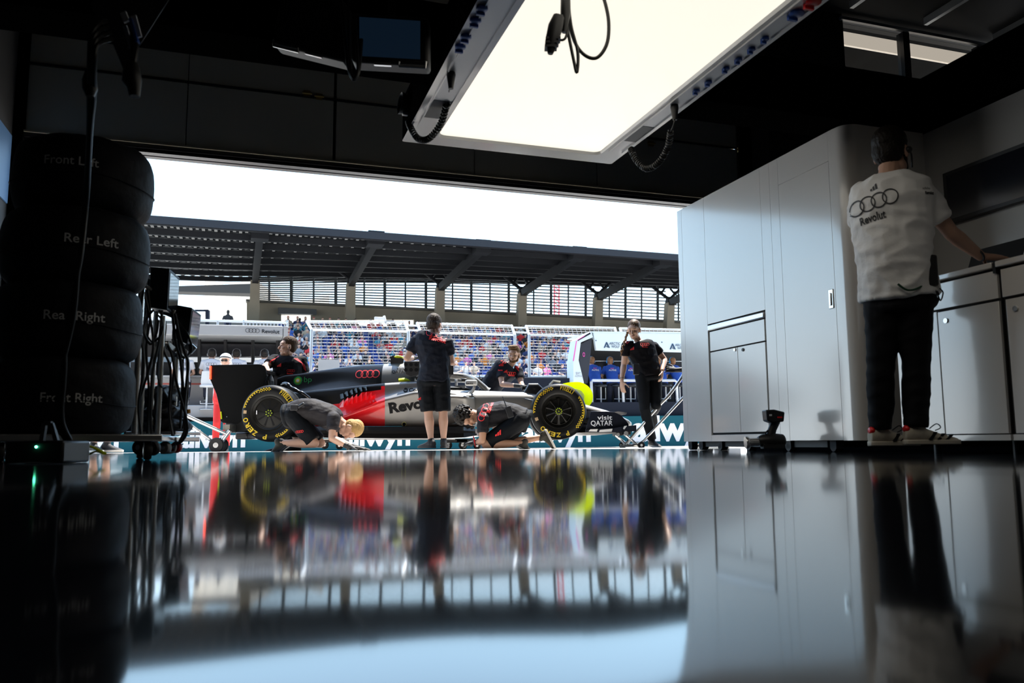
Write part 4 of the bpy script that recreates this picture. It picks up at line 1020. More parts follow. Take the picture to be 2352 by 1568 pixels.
a4 = pw(897, 855.5, 11.2); cardecal(lambda m: m.text('QATAR', a4, XD, ZV, 10 * 11.2 / FPX, bold=.01, width=36 * 11.2 / FPX), ab_b, INK)
xt = (XD + ZV * .155).normalized(); zt = (ZV - XD * .12).normalized()
a5 = pw(894, 948, 10.8); cardecal(lambda m: m.text('Revolut', a5, xt, zt, 31 * 10.8 / FPX, bold=.045, width=118 * 10.8 / FPX), ps_b, INK, .006, .03)
a6 = pw(941, 900, 10.95); cardecal(lambda m: m.text('Cohesity', a6, (XD + ZV * .03).normalized(), ZV, 11.5 * 10.9 / FPX, bold=.03, width=52 * 10.9 / FPX), ps_b, INK, .008)
def glob(m):
    c = pw(933.5, 896, 10.95); m.annulus(c, 4.2 * px_m, 2.2 * px_m, XD, ZV, 20, math.pi, 2 * math.pi + .6); m.annulus(c + ZV * .006, 2.2 * px_m, 3.2 * px_m, XD, ZV, 20, 0, math.pi); m.annulus(c - ZV * .010, 2.0 * px_m, 2.4 * px_m, XD, ZV, 20, math.pi, 2 * math.pi)
cardecal(glob, ps_b, INK, .008)
cardecal(lambda m: m.annulus(pw(929, 974, 10.92), 4.6 * px_m, 1.2 * px_m, XD, ZV, 24), ps_b, mat('pale_yellow_print', (.75, .75, .25), .5), .008)
cardecal(lambda m: m.annulus(pw(929, 974, 10.92), 2.0 * px_m, 3.9 * px_m, XD, ZV, 24), ps_b, INK, .009)
mb = MB(); mb.text('Revolut', P(1070.5, 882.5, WC_ - .785), XD, ZV, 7 * px_m, bold=.03, width=16 * px_m); mb.build('mirror_lettering', INK, car, smooth=0)
a7 = pw(1053, 863.5, 11.1); 
mb = MB(); mb.text('Gillette', P(1053, 863.5, WC_ - .40), XD, ZV, .028, bold=.02, width=.06); mb.build('halo_lettering', INK, car, smooth=0)

# front wing
fw = thing('front_wing', V((0, 0, 0)), None, None); fw.parent = car; fw.location = (0, 0, 0)
fe = [(1357, 944.5), (1390, 944), (1411, 946), (1428, 955), (1438, 965), (1444, 974), (1444, 987), (1345, 990.5), (1346, 983)]
for w in (10.66, 12.42):
    mb = MB(); mb.prism([P(x, y, 10.66) + V((0, w - 10.66, 0)) for x, y in fe], V((0, .02, 0))); e_p = mb.build('end_plate', mat('navy_black_paint', (.010, .012, .022), .25, coat=.4), fw, smooth=20, bevel=.004)
    s = -1 if w < 11 else 1
    mb = MB(); rr = []
    for x, y0, y1, o_ in ((1344, 987, 992.5, .02), (1372, 984, 993, .06), (1400, 984, 993, .10), (1430, 979, 992.5, .11), (1459, 976, 990, .10)):
        a = P(x, y0, 10.66) + V((0, w - 10.66, 0)); b = P(x, y1, 10.66) + V((0, w - 10.66, 0)); rr.append([a, a + V((0, s * o_, -.002)), b + V((0, s * o_, 0)), b])
    mb.loft(rr); mb.build('foot_plate', _mats['navy_black_paint'], fw, smooth=40)
WG = _mats['white_gloss']
mb = MB(); mb.prism([P(1356, 985.5, 10.56), P(1373, 985, 10.56), P(1371, 991, 10.56), P(1352, 990.5, 10.56)], V((0, .02, 0))); mb.prism([P(1378, 987, 10.545), P(1407, 984, 10.545), P(1405, 991, 10.545), P(1376, 992, 10.545)], V((0, .02, 0))); mb.prism([P(1434, 978, 10.545), P(1440, 977.5, 10.545), P(1434, 986, 10.545), P(1431, 984, 10.545)], V((0, .01, 0))); mb.build('white_patch', WG, fw, smooth=0)
mb = MB(); rr = []
for w in (10.7, 12.4): rr.append([P(x, y, 10.7) + V((0, w - 10.7, 0)) for x, y in ((1330, 993), (1395, 992), (1452, 990), (1400, 996.5), (1345, 998))])
mb.loft(rr); mb.build('main_plane', mat('pale_wing_underside', (.45, .44, .42), .35), fw, smooth=30)
for (pts) in ([(1345, 960), (1390, 952), (1420, 962), (1385, 962)], [(1340, 975), (1395, 966), (1440, 976), (1390, 977)]):
    mb = MB(); rr = []
    for w in (10.7, 12.4): rr.append([P(x, y, 10.7) + V((0, w - 10.7, 0)) for x, y in pts])
    mb.loft(rr); mb.build('flap', _mats['navy_black_paint'], fw, smooth=30)
mb = MB(); mb.prism([P(1410, 946, 10.64), P(1420, 944.5, 10.6), P(1440, 947, 10.6), P(1439, 951, 10.6), P(1428, 953, 10.62)], V((0, .12, 0))); mb.build('dive_plane', _mats['navy_black_paint'], fw, smooth=20)
mb = MB(); mb.text('visit', P(1372, 963.5, 10.645), XD, ZV, 14.5 * 10.65 / FPX, bold=.015, width=34 * 10.65 / FPX); mb.text('QATAR', P(1357, 977, 10.645), XD, ZV, 16 * 10.65 / FPX, bold=.015, width=50 * 10.65 / FPX); mb.build('wing_lettering', WPRINT, fw, smooth=0)
cardecal(lambda m: m.text('Revo', pw(1343, 943.5, 11.45), XD, ZV, 6 * px_m, bold=.02, width=13 * px_m), mn_b, INK, .012)

# wheels
def wheel(cx, cy, w, R_px, rear, near):
    c = P(cx, cy, WN); c.y = w; R = R_px * WN / FPX; W_ = .36 if rear else .30; s = -1 if near else 1
    t = thing('rear_wheel' if rear else 'front_wheel', V((0, 0, 0)), None, None); t.parent = car; t.location = c - world_loc(car)
    ax = V((0, s, 0))
    prof = [(R * .66, .0), (R * .70, .012), (R * .82, .016), (R * .90, .008), (R * .965, -.018), (R * .99, -.045), (R, -.09), (R, -W_ + .09), (R * .985, -W_ + .04), (R * .94, -W_ + .01), (R * .68, -W_)]
    mb = MB(); mb.lathe(prof, c, ax, 72, ZV, cap=False); mb.build('tyre', TYRE, t, smooth=50)
    mb = MB()
    if rear: prof2 = [(R * .665, .001), (R * .60, -.006), (R * .58, .002), (R * .52, -.02), (R * .505, -.018), (R * .49, -.03), (.05, -.018), (.045, .004), (0, .004)]
    else: prof2 = [(R * .665, .001), (R * .60, -.008), (R * .585, -.004), (R * .48, -.05), (R * .46, -.05), (R * .44, -.06), (R * .43, -.11), (0, -.12)]
    mb.lathe(prof2, c, ax, 64, ZV, cap=False); rim = mb.build('rim', RIM, t, smooth=35)
    mb = MB(); mb.lathe([(R * .67, -W_), (R * .4, -W_ + .05), (0, -W_ + .05)], c, ax, 40, ZV, cap=False); mb.build('inner_hub_plate', CARB, t, smooth=35)
    if not near: return t
    X = V((1, 0, 0)); Z = ZV
    if rear:
        for k in range(9):
            a_ = math.radians(10 + k * 40); d = X * math.cos(a_) + Z * math.sin(a_); n_ = d.cross(V((0, 1, 0)))
            mb = MB(); mb.prism([c + d * (R * .13) + n_ * .006, c + d * (R * .46) + n_ * .014, c + d * (R * .46) - n_ * .014, c + d * (R * .13) - n_ * .006], V((0, .004, 0))); mb.v = [v + V((0, .0175 + .010 * ((v - c).length / R - .13) / .33, 0)) for v in mb.v]; mb.build('cooling_slit', INK, rim, smooth=0)
        mb = MB(); mb.box(c + X * (-.165) + Z * .01 + V((0, .012, 0)), (.012, .006, .05)); mb.build('white_tag', WPRINT, rim)
    else:
        for k in range(10):
            a_ = math.radians(18 + k * 36); d = X * math.cos(a_) + Z * math.sin(a_); n_ = d.cross(V((0, 1, 0)))
            mb = MB(); mb.tube([c + d * (R * .12) + V((0, .01, 0)), c + d * (R * .26) + V((0, .02, 0)), c + d * (R * .45) + V((0, .035, 0))], [.022, .014, .026], 8, flat=.7); mb.build('spoke', RIM, rim)
        mb = MB(); mb.lathe([(R * .16, .01), (R * .15, .02), (R * .05, .03), (0, .03)], c, ax, 24, ZV); mb.build('hub', RIM, rim)
    mb = MB(); k_ = 7 if rear else 10
    for k in range(k_):
        a_ = 2 * math.pi * k / k_; d = X * math.cos(a_) + Z * math.sin(a_); mb.box(c + d * .037 + V((0, -.012 if rear else -.034, 0)), (.016, .006, .012), (d, V((0, 1, 0)), d.cross(V((0, 1, 0)))))
    mb.box(c + V((0, -.012 if rear else -.036, 0)), (.014, .006, .014)); mb.build('wheel_nut', mat('nut_lime', (.42, .55, .03), .5), rim, smooth=0)
    # yellow markings
    off = -.0185; r0 = R * .835
    def at(r, deg): a_ = math.radians(deg); return c + X * (math.cos(a_) * r) + Z * (math.sin(a_) * r) + V((0, off, 0))
    bits = []
    mb = MB()
    def flush():
        if mb.v:
            m3 = MB(); m3.add(mb.v, mb.f); m3.build('tyre_lettering', YEL, t, smooth=0); mb.v.clear(); mb.f.clear(); mb.m.clear()
    def arc(r, w_, a0, a1): mb.annulus(c + V((0, off, 0)), r, w_, X, Z, 16, math.radians(a0), math.radians(a1))
    def word(s_, a0, a1, size, bold=.03, r=r0):
        n = len(s_)
        for i, ch in enumerate(s_):
            a_ = lerp(a0, a1, (i + .5) / n); o_ = at(r - size * .36, a_); aa = math.radians(a_); up = X * math.cos(aa) + Z * math.sin(aa); rt = X * math.sin(aa) - Z * math.cos(aa)
            wd = abs(a1 - a0) / n * math.pi / 180 * r * (.80 if ch != 'I' else .28)
            m2 = MB(); m2.text(ch, o_, rt, up, size, bold=bold, align='CENTER', width=wd); mb.add(m2.v, m2.f)
    def dash(a0, a1, dens):
        arc(r0 + .022, .010, a0, lerp(a0, a1, .62))
        n = dens
        for i in range(n):
            a_ = lerp(a0, a1, (i + .5) / n); big = .4 + .6 * i / n; st_ = (a1 - a0) / n
            if i > n * .55:
                arc(r0 + .018, .014, a_ - st_ * .45, a_ + st_ * .05); arc(r0 + .002, .014, a_, a_ + st_ * .5); arc(r0 - .012, .010, a_ - st_ * .45, a_)
            else: arc(r0 + .008 - .004 * big, .012 * big + .008, a_ - st_ * .25, a_ + st_ * .25)
    if rear:
        word('PIRELLI', 63, 27, .075, .03); arc(r0 + .036, .008, 62, 27); flush(); dash(168, 86, 13); flush(); word('ZERO', 243, 190, .085, .03); flush(); word('P', 268, 256, .085, .03); flush(); dash(-40, -72, 6)
    else:
        word('PIRELLI', 86, 50, .07, .03); arc(r0 + .034, .008, 85, 51); flush(); dash(184, 103, 13); flush(); dash(36, -44, 13); flush(); word('P', 296, 286, .08, .03); flush(); word('ZERO', 276, 220, .08, .03)
    flush()
    m4 = MB(); m4.annulus(c + V((0, off, 0)), r0 - .002, .04, X, Z, 6, math.radians(173 if rear else 195), math.radians(181 if rear else 203)); m4.build('tyre_label', mat('tan_label', (.55, .38, .22), .6), t, smooth=0)
    mb = MB(); 
    mb.annulus(c + V((0, -.012, 0)), R * .745, .004, X, Z, 40, 2.2, 3.0); mb.annulus(c + V((0, -.012, 0)), R * .745, .004, X, Z, 40, 4.6, 5.3); mb.build('tyre_scuff', WPRINT, t, smooth=0)
    return t
wheel(618, 948.5, WN, 65.5, True, True); wheel(618, 948.5, 2 * WC_ - WN, 65.5, True, False)
wheel(1283, 944.5, WN - .02, 64.5, False, True); wheel(1283, 944.5, 2 * WC_ - WN + .02, 64.5, False, False)
# suspension links
for (x0, y0, w0, x1, y1, w1) in ((1205, 915, 11.3, 1270, 930, 10.9), (1215, 940, 11.3, 1275, 955, 10.9), (1240, 912, 11.3, 1300, 930, 10.9), (1195, 950, 11.3, 1270, 942, 10.9), (650, 925, 11.5, 620, 940, 11.05), (690, 950, 11.4, 625, 960, 11.05)):
    for s in (0, 1):
        a = P(x0, y0, w0); b = P(x1, y1, w1)
        if s: a.y = 2 * WC_ - a.y; b.y = 2 * WC_ - b.y
        mb = MB(); mb.tube([a, b], .016, 8, flat=.6); mb.build('suspension_arm', CARB, car)
mb = MB()
for s in (-1, 1):
    mb.loft([sect(1204, 898, 914, .02, WC_ + s * .14), sect(1214, 880, 914, .05, WC_ + s * .14), sect(1236, 880, 912, .05, WC_ + s * .14), sect(1248, 892, 908, .02, WC_ + s * .14)])
mb.loft([sect(1202, 905, 918, .2), sect(1246, 902, 916, .2)])
mb.build('front_bulkhead', CARB, car, smooth=30, bevel=.01)
mb = MB(); mb.tube([P(1262, 884, WC_), P(1271, 874.5, WC_), P(1287, 877, WC_)], .018, 6); mb.build('pitot_bracket', mat('bare_metal', (.55, .53, .45), .4, .8), car)
# neon ring beyond the front wheel
nr = MB(); c = P(1309, 925, 11.75)
no = [(1284, 884), (1300, 879), (1318, 877), (1335, 878), (1350, 886), (1359, 898), (1362, 910), (1360, 922), (1354, 931), (1346, 938)]
ni = [(1284, 900), (1300, 897), (1311, 894), (1322, 892), (1334, 896), (1341, 903), (1343, 910), (1342, 917), (1341, 925), (1342, 933)]
so_ = spline([P(x, y, 11.75) for x, y in no], 5); si_ = spline([P(x, y, 11.75) for x, y in ni], 5); BK = V((0, .10, 0))
nr.loft([[a_, a_ + BK, b_ + BK, b_] for a_, b_ in zip(so_, si_)]); nr.build('neon_wheel_guard', NEONT, car, smooth=30)
mb = MB(); mb.prism([P(x, y, 11.80) for x, y in ni] + [P(1300, 950, 11.8), P(1284, 930, 11.8)], V((0, .02, 0))); mb.build('guard_backing', mat('pale_backing', (.70, .73, .78), .5), car)

# ---------------------------------------------------------------- stands and dollies
def caster(parent, c, r, m=RUBBER, ax=V((0, 1, 0)), w=.035):
    mb = MB(); mb.lathe([(0, -w / 2), (r * .9, -w / 2), (r, -w / 4), (r, w / 4), (r * .9, w / 2), (0, w / 2)], c, ax, 24); wl = mb.build('wheel', m, parent)
    mb = MB(); mb.lathe([(0, -w * .6), (r * .35, -w * .6), (r * .35, w * .6), (0, w * .6)], c, ax, 14); mb.build('wheel_cap', STEEL, wl); return wl
rj = thing('rear_jack', P(500, 1036, 10.9), 'polished steel rear jack with two black wheels lifting the car tail', 'jack')
for w in (10.75, 11.1): caster(rj, P(497 if w < 11 else 508, 1022, w), .098, RUBBER, w=.05)
mb = MB()
for w in (10.8, 11.05):
    mb.tube([P(410, 946, w - .3), P(522, 997, w)], .022, 10); mb.tube([P(405, 952, w - .3), P(488, 1014, w)], .022, 10); mb.tube([P(528, 988, w), P(506, 1018, w)], .026, 10)
mb.build('jack_tube', STEEL, rj)
mb = MB(); mb.box(P(529, 981, 10.95), (.09, .30, .07)); mb.box(P(530, 990, 10.95), (.06, .3, .04)); mb.build('jack_saddle', mat('worn_metal', (.30, .28, .24), .5, .5), rj, bevel=.005)
fj = thing('front_jack', P(1460, 1028, 10.8), 'polished steel front jack with long handles under the front wing', 'jack')
for x, w in ((1473, 10.55), (1430, 11.0)): caster(fj, P(x, 1022, w), .046)
mb = MB()
for w in (10.6, 10.95):
    mb.tube(spline([P(1575, 846, w + .1), P(1566, 866, w + .1), P(1536, 908, w), P(1510, 935, w), P(1438, 1020, w)], 4), .020, 10)
    mb.tube([P(1590, 890, w), P(1478, 1012, w), P(1462, 1022, w)], .018, 10)
    mb.tube([P(1414, 999, w), P(1440, 1022, w)], .020, 8); mb.tube([P(1434, 996, w), P(1462, 1020, w)], .020, 8); mb.tube([P(1425, 1023, w), P(1476, 1022, w)], .020, 8)
mb.tube([P(1420, 997, 10.5), P(1420, 997, 11.1)], .02); mb.tube([P(1438, 995, 10.5), P(1438, 995, 11.1)], .03); mb.build('jack_tube', STEEL, fj)
mb = MB(); mb.box(P(1418, 996, 10.8), (.07, .5, .05)); mb.box(P(1436, 994, 10.8), (.08, .5, .05)); mb.build('jack_saddle', BLACK, fj, bevel=.005)
for i, (x, lab) in enumerate(((746, 'low black wheeled skate under the car behind the kneeling blond man'), (1062, 'low black wheeled skate under the car beside the curly haired man'), (1030, 'low black wheeled skate hidden behind the standing man\'s shoes'))):
    sk = thing('car_skate', P(x, 1030, 10.95), lab, 'dolly', 'wheeled skates under the car')
    mb = MB(); mb.box(P(x + 18, 1012, 11.0), (.34, .5, .05)); mb.build('skate_plate', CARB, sk, bevel=.01)
    caster(sk, P(x, 1022, 10.85), .05); caster(sk, P(x + 34, 1023, 10.95), .05)
    mb = MB(); mb.bar(P(x, 1020, 10.83), P(x + 4, 1008, 10.83), .03, .02); mb.build('caster_fork', STEEL, sk, bevel=.004)
# cooling fan box held over the cockpit
cb = thing('cooling_fan', P(944, 866, 11.0), 'black cooling fan box with round ports on the cockpit beside the standing man', 'fan')
mb = MB(); pts = [(927, 829), (964, 828), (964, 858), (955, 864), (942, 866), (930, 860)]; mb.prism([P(x, y, 10.95) for x, y in pts], V((0, .5, 0))); mb.build('fan_housing', mat('charcoal_plastic', (.030, .030, .032), .45), cb, bevel=.012, smooth=20)
for r in range(2):
    for k in range(3):
        mb = MB(); mb.lathe([(.024, .0), (.024, .006), (0, .006)], P(932 + k * 12, 837 + r * 12, 10.945), V((0, 1, 0)), 16); mb.build('fan_port', INK, cb)
# ================================================================ people
SKIN = mat('skin', (.56, .33, .235), .5, var=.08, vscale=12); SKIN2 = mat('tanned_skin', (.50, .27, .17), .5, var=.08, vscale=12)
SHIRT = mat('charcoal_shirt', (.010, .009, .011), .75, spec=.12, bump=.5, bscale=14)
SHIRTN = mat('navy_charcoal_shirt', (.012, .014, .022), .75, spec=.15, bump=.5, bscale=14)
SHORT = mat('black_shorts', (.005, .006, .008), .72, spec=.15, bump=.06, bscale=250)
WSHIRT = mat('white_team_shirt', (.88, .87, .87), .8, bump=.6, bscale=9)
HBROWN = mat('brown_hair', (.050, .026, .012), .6, spec=.15, bump=.3, bscale=120, var=.4, vscale=60)
HDARK = mat('dark_hair', (.010, .007, .005), .5, spec=.2, bump=.3, bscale=120, var=.4, vscale=60)
HBLOND = mat('blond_hair', (.48, .30, .12), .6, spec=.15, bump=.3, bscale=120, var=.3, vscale=60)
HGREY = mat('greying_brown_hair', (.055, .040, .030), .6, spec=.2, bump=.3, bscale=120, var=.4, vscale=50)
GLOVE = mat('black_glove', (.012, .012, .013), .6, bump=.1, bscale=120)
EYEM = mat('eye_dark', (.02, .015, .012), .3); LIP = mat('lip', (.48, .17, .14), .5)
SHOEB = mat('black_shoe', (.010, .010, .012), .7, bump=.1, bscale=200); SOLEW = mat('pale_sole', (.55, .53, .50), .6)

def frame(f, u):
    f = V(f).normalized(); u = V(u); u = (u - f * u.dot(f)).normalized(); s = u.cross(f).normalized()
    return s, f, u           # side (subject's left when facing f: u x f), forward, up
def hand_geo(mb, w, d, n, ts, curl=.5, k=1.0, spread=.12, glove=0.0):
    """palm, four unequal fingers with knuckle bends and a thumb leaving the side of the palm"""
    d = V(d).normalized(); n = V(n); n = (n - d * n.dot(d)).normalized(); t = V(ts); t = (t - d * t.dot(d) - n * t.dot(n)).normalized()
    g = glove; rr = []
    for f_, wd, th in ((-.02, .026, .020), (.015, .032, .019), (.05, .041, .017), (.085, .042, .014), (.095, .038, .012)):
        c = w + d * f_ * k; rr.append([c + (t * math.cos(a) * (wd + g) + n * math.sin(a) * (th + g)) * k for a in [2 * math.pi * j / 12 for j in range(12)]])
    mb.loft(rr)
    for o_, L, r in ((.031, .070, .0088), (.011, .080, .0092), (-.010, .075, .0088), (-.030, .058, .0078)):
        p = w + (d * .088 + t * o_) * k; dr = (d + t * (o_ * spread * 10)).normalized(); pts = [p]
        for s_, c_ in ((.46, .55), (.30, 1.0), (.24, .9)):
            ang = curl * c_; dr = (dr * math.cos(ang) + n * math.sin(ang)).normalized(); p = p + dr * L * s_ * k; pts.append(p)
        for a, b, ra, rb in zip(pts[:-1], pts[1:], (r + g, r * .95 + g, r * .88 + g), (r * .95 + g, r * .88 + g, r * .75 + g)): mb.rcone(a, b, ra * k, rb * k, 8)
    p = w + (d * .025 + t * .030) * k; dr = (d * .65 + t * .75 + n * .25).normalized(); pts = [p]
    for L in (.042, .032, .026):
        p = p + dr * L * k; pts.append(p); dr = (dr + d * .25 + n * (.3 * curl)).normalized()
    for a, b, ra, rb in zip(pts[:-1], pts[1:], (.0125, .0105, .0095), (.0105, .0095, .008)): mb.rcone(a, b, (ra + g) * k, (rb + g) * k, 8)

def head_geo(mb, c, s, f, u, k=1.0, fem=False):
    def q(a, b, d): return c + (s * a + f * b + u * d) * k
    B = (s, f, u)
    def el(p, r): mb.ball(p, tuple(x * k for x in r), B, 16, 10)
    el(q(0, -.012, .030), (.074, .094, .088)); el(q(0, .022, -.035), (.060, .066, .078) if not fem else (.055, .064, .076))
    el(q(0, .046, -.088), (.034, .036, .026) if not fem else (.026, .034, .024)); el(q(0, .066, .030), (.054, .026, .030))
    for sx in (-1, 1):
        el(q(sx * .034, .058, -.024), (.024, .026, .024)); el(q(sx * .076, -.004, -.012), (.010, .021, .032)); el(q(sx * (.036 if fem else .048), .01, -.072), (.016, .036, .026) if fem else (.018, .04, .028))
    mb.rcone(q(0, .082, .012), q(0, .104, -.026), .009 * k, .014 * k, 8); el(q(0, .082, -.056), (.024, .012, .014))
    return q
def torso_rings(J, grow, t0=0.0, t1=1.0, k=1.0, n=22, belly=0.0, widths=None):
    pel, che, nk = J['pel'], J['che'], J['nk']; mid = J.get('mid', (pel + che) / 2)
    sp = spline([pel + (pel - mid).normalized() * .10, pel, mid, che, nk], 6)[0:]
    lat0 = (J['hl'] - J['hr']).normalized(); lat1 = (J['sl'] - J['sr']).normalized()
    prof = widths or [(0, .150, .115), (.12, .168, .125), (.25, .168, .120), (.42, .150, .108 + belly), (.60, .166, .118), (.76, .185, .122), (.88, .165, .095), (.95, .105, .072), (1.0, .066, .062)]
    rings = []; N = len(sp)
    for i in range(N):
        t = i / (N - 1)
        if t < t0 - 1e-6 or t > t1 + 1e-6: continue
        tan = (sp[min(i + 1, N - 1)] - sp[max(i - 1, 0)]).normalized()
        lat = lat0.lerp(lat1, t); lat = (lat - tan * lat.dot(tan)).normalized(); dep = tan.cross(lat)
        a = interp([p[0] for p in prof], [p[1] for p in prof], t) * k + grow; b = interp([p[0] for p in prof], [p[2] for p in prof], t) * k + grow
        rings.append([sp[i] + lat * (math.cos(x) * a) + dep * (math.sin(x) * b) for x in [2 * math.pi * j / n for j in range(n)]])
    return rings
def shoe(parent, a, toe, up, k=1.0, m=SHOEB, ms=SOLEW, nm='shoe', L=.285):
    """a: ankle joint; toe: direction of the toes; up: away from the sole"""
    d = V(toe).normalized(); u = V(up); u = (u - d * u.dot(d)).normalized(); s = u.cross(d)
    heel = a - u * .085 * k - d * .065 * k; mb = MB(); rr = []
    for f_, w, h0, h1 in ((0, .026, .012, .085), (.08, .036, .006, .105), (.25, .038, .004, .115), (.42, .038, .004, .085), (.62, .046, .004, .062), (.82, .046, .005, .046), (.95, .032, .008, .036), (1.0, .012, .014, .028)):
        c = heel + d * (L * f_ * k); h = (h1 - h0) / 2
        rr.append([c + s * (math.cos(x) * w * k) + u * ((h0 + h + math.sin(x) * h) * k) for x in [2 * math.pi * j / 14 for j in range(14)]])
    mb.loft(rr); mb.rcone(a - u * .03 * k, a + u * .02 * k, .043 * k, .040 * k)
    o = remesh(mb, .007 * k, 2).build(nm, m, parent, smooth=60)
    mb = MB(); out = []
    for f_, w in ((-.02, .018), (.03, .032), (.15, .040), (.40, .038), (.62, .049), (.82, .049), (.96, .034), (1.03, .012)): out.append((f_, w))
    pl = [heel + d * (L * f_ * k) + s * w * k for f_, w in out] + [heel + d * (L * f_ * k) - s * w * k for f_, w in reversed(out)]
    mb.prism(pl, u * .026 * k); mb.build('sole', ms, o, smooth=50, bevel=.005)
    return o
def person(name, label, J, face, hup=(0, 0, 1), k=1.0, skin=SKIN, shirt=SHIRT, legs='shorts', legm=SHORT, hair='short', hairm=HBROWN, gloves=True, voxel=.0075, sleeve=.62, hands=None, shoes=(SHOEB, SHOEB), toes=None, group=None, eyes=True, hk=1.12, wr=.007, beard=False, fem=False, hem=.14, belly=0.0, cat='person', shirt_grow=.024, seed=1, simple=False):
    base = V((J['pel'].x, J['pel'].y, min(J['al'].z, J['ar'].z) - .08))
    t = thing(name, base, label, cat, group)
    mb = MB(); K = k
    mb.loft(torso_rings(J, 0, k=K, belly=belly))
    for S_ in 'lr':
        s_, e_, w_, h_, kn, an = J['s' + S_], J['e' + S_], J['w' + S_], J['h' + S_], J['k' + S_], J['a' + S_]
        mb.ball(s_, .058 * K); mb.rcone(s_, e_, .053 * K, .040 * K)
        mb.tube([e_, e_.lerp(w_, .25), e_.lerp(w_, .6), w_], [.040 * K, .043 * K, .035 * K, .027 * K], 12); mb.ball(e_, .041 * K); mb.ball(w_, .027 * K)
        mb.rcone(h_, kn, .088 * K, .056 * K); bk = (kn - h_).normalized() - (an - kn).normalized()
        bk = bk.normalized() if bk.length > .2 else V((0, 0, 0))
        c1 = kn.lerp(an, .28) - bk * .0
        mb.tube([kn, c1, kn.lerp(an, .55), kn.lerp(an, .85), an], [.054 * K, .060 * K, .050 * K, .036 * K, .037 * K], 12); mb.ball(kn, .057 * K); mb.ball(an, .038 * K)
    s, f, u = frame(face, hup)
    HK = K * hk; q = head_geo(mb, J['hd'], s, f, u, HK, fem)
    mb.rcone(J['nk'] - (J['nk'] - J['che']).normalized() * .02, q(0, -.018, -.06), .060 * K if not fem else .050 * K, .054 * K if not fem else .046 * K)
    gl = []
    for S_ in 'lr':
        w_ = J['w' + S_]; e_ = J['e' + S_]; d = (w_ - e_).normalized(); hd = (hands or {}).get(S_, {})
        d = V(hd.get('d', d)); n = V(hd.get('n', (0, 0, -1))); ts = V(hd.get('t', (1, 0, 0))); c = hd.get('c', .45)
        tgt = MB() if gloves else mb
        hand_geo(tgt, w_ + d.normalized() * .02 * K, d, n, ts, c, K, glove=.002 if gloves else 0, spread=hd.get('s', .12))
        if gloves: tgt.rcone(w_ - (w_ - e_).normalized() * .05, w_ + d.normalized() * .02, .034 * K, .032 * K); gl.append(tgt)
    remesh(mb, voxel, 2).build('body', skin, t, smooth=80)
    for g in gl: remesh(g, .0055 if not simple else .008, 1).build('glove', GLOVE, t, smooth=80)
    # face details
    if eyes:
        for sx in (-1, 1):
            m2 = MB(); m2.ball(q(sx * .030, .082, .004), (.011 * HK, .008 * HK, .0048 * HK), (s, f, u), 10, 6); m2.build('eye', EYEM, t)
            m2 = MB(); m2.bar(q(sx * .016, .092, .025), q(sx * .044, .083, .027), .005 * HK, (.003 if fem else .005) * HK); m2.build('eyebrow', hairm, t, bevel=.002)
        m2 = MB(); m2.ball(q(0, .090, -.058), (.020 * HK, .009 * HK, .0045 * HK), (s, f, u), 10, 6); m2.build('mouth', LIP, t)
    if beard:
        m2 = MB(); m2.ball(q(0, .050, -.082), (.046 * K, .044 * K, .032 * K), (s, f, u)); m2.ball(q(0, .094, -.046), (.024 * K, .008 * K, .006 * K), (s, f, u))
        for sx in (-1, 1): m2.rcone(q(sx * .056, .015, -.03), q(sx * .045, .045, -.078), .014 * K, .02 * K)
        remesh(m2, .006, 1, .002).build('beard', hairm, t, smooth=60)
    # hair
    m2 = MB(); B = (s, f, u)
    if hair in ('short', 'swept'):
        m2.ball(q(0, -.022, .048), (.080 * HK, .096 * HK, .084 * HK), B, 18, 12); m2.ball(q(0, -.040, -.002), (.077 * HK, .068 * HK, .075 * HK), B, 16, 10)
        if hair == 'swept':
            for i in range(14): a = i / 14 * 6.28; m2.ball(q(.045 * math.cos(a), .030 + .045 * math.sin(a), .112), (.026 * HK, .03 * HK, .022 * HK), B, 8, 6)
        o = remesh(m2, .006, 1, .004, (60, 60, 25), seed)
    elif hair == 'curly':
        rr_ = random.Random(3)
        m2.ball(q(0, -.02, .045), (.085 * HK, .1 * HK, .088 * HK), B)
        for i in range(260):
            v = V((rr_.gauss(0, 1), rr_.gauss(0, 1), rr_.gauss(0, 1) + .45)).normalized()
            if v.y > .55 and v.z < .25: continue
            m2.ball(q(v.x * .092, -.02 + v.y * .105, .045 + v.z * .098), .0145 * HK * rr_.uniform(.8, 1.3), B, 7, 5)
        o = remesh(m2, .0052, 0)
    elif hair == 'braid':
        m2.ball(q(0, -.020, .042), (.079 * HK, .096 * HK, .085 * HK), B); m2.ball(q(0, -.045, .0), (.074 * HK, .06 * HK, .07 * HK), B)
        o = remesh(m2, .0055, 2, .0012, (70, 20, 70), seed)
    else: o = None
    if o: 
        # keep the face clear: drop hair that would cover the forehead and cheeks
        for i, p in enumerate(o.v):
            r = p - J['hd']; a, b, c = r.dot(s) / HK, r.dot(f) / HK, r.dot(u) / HK; lim = .060 if fem else .072
            if b > .045 and c < lim: o.v[i] = p - f * (b - .045) * HK * min(1, (lim - c) * 40)
            if c < -.01 and b > -.02: o.v[i] = o.v[i] - f * (b + .02) * HK
        o.build('hair', hairm, t, smooth=80)
    # shirt
    m2 = MB(); m2.loft(torso_rings(J, shirt_grow * K, hem, .985, K, belly=belly))
    for S_ in 'lr':
        s_, e_ = J['s' + S_], J['e' + S_]
        m2.ball(s_, .070 * K); m2.tube([s_.lerp(J['che'], .35), s_, s_.lerp(e_, sleeve * .5), s_.lerp(e_, sleeve)], [.085 * K, .074 * K, .068 * K, .066 * K], 14)
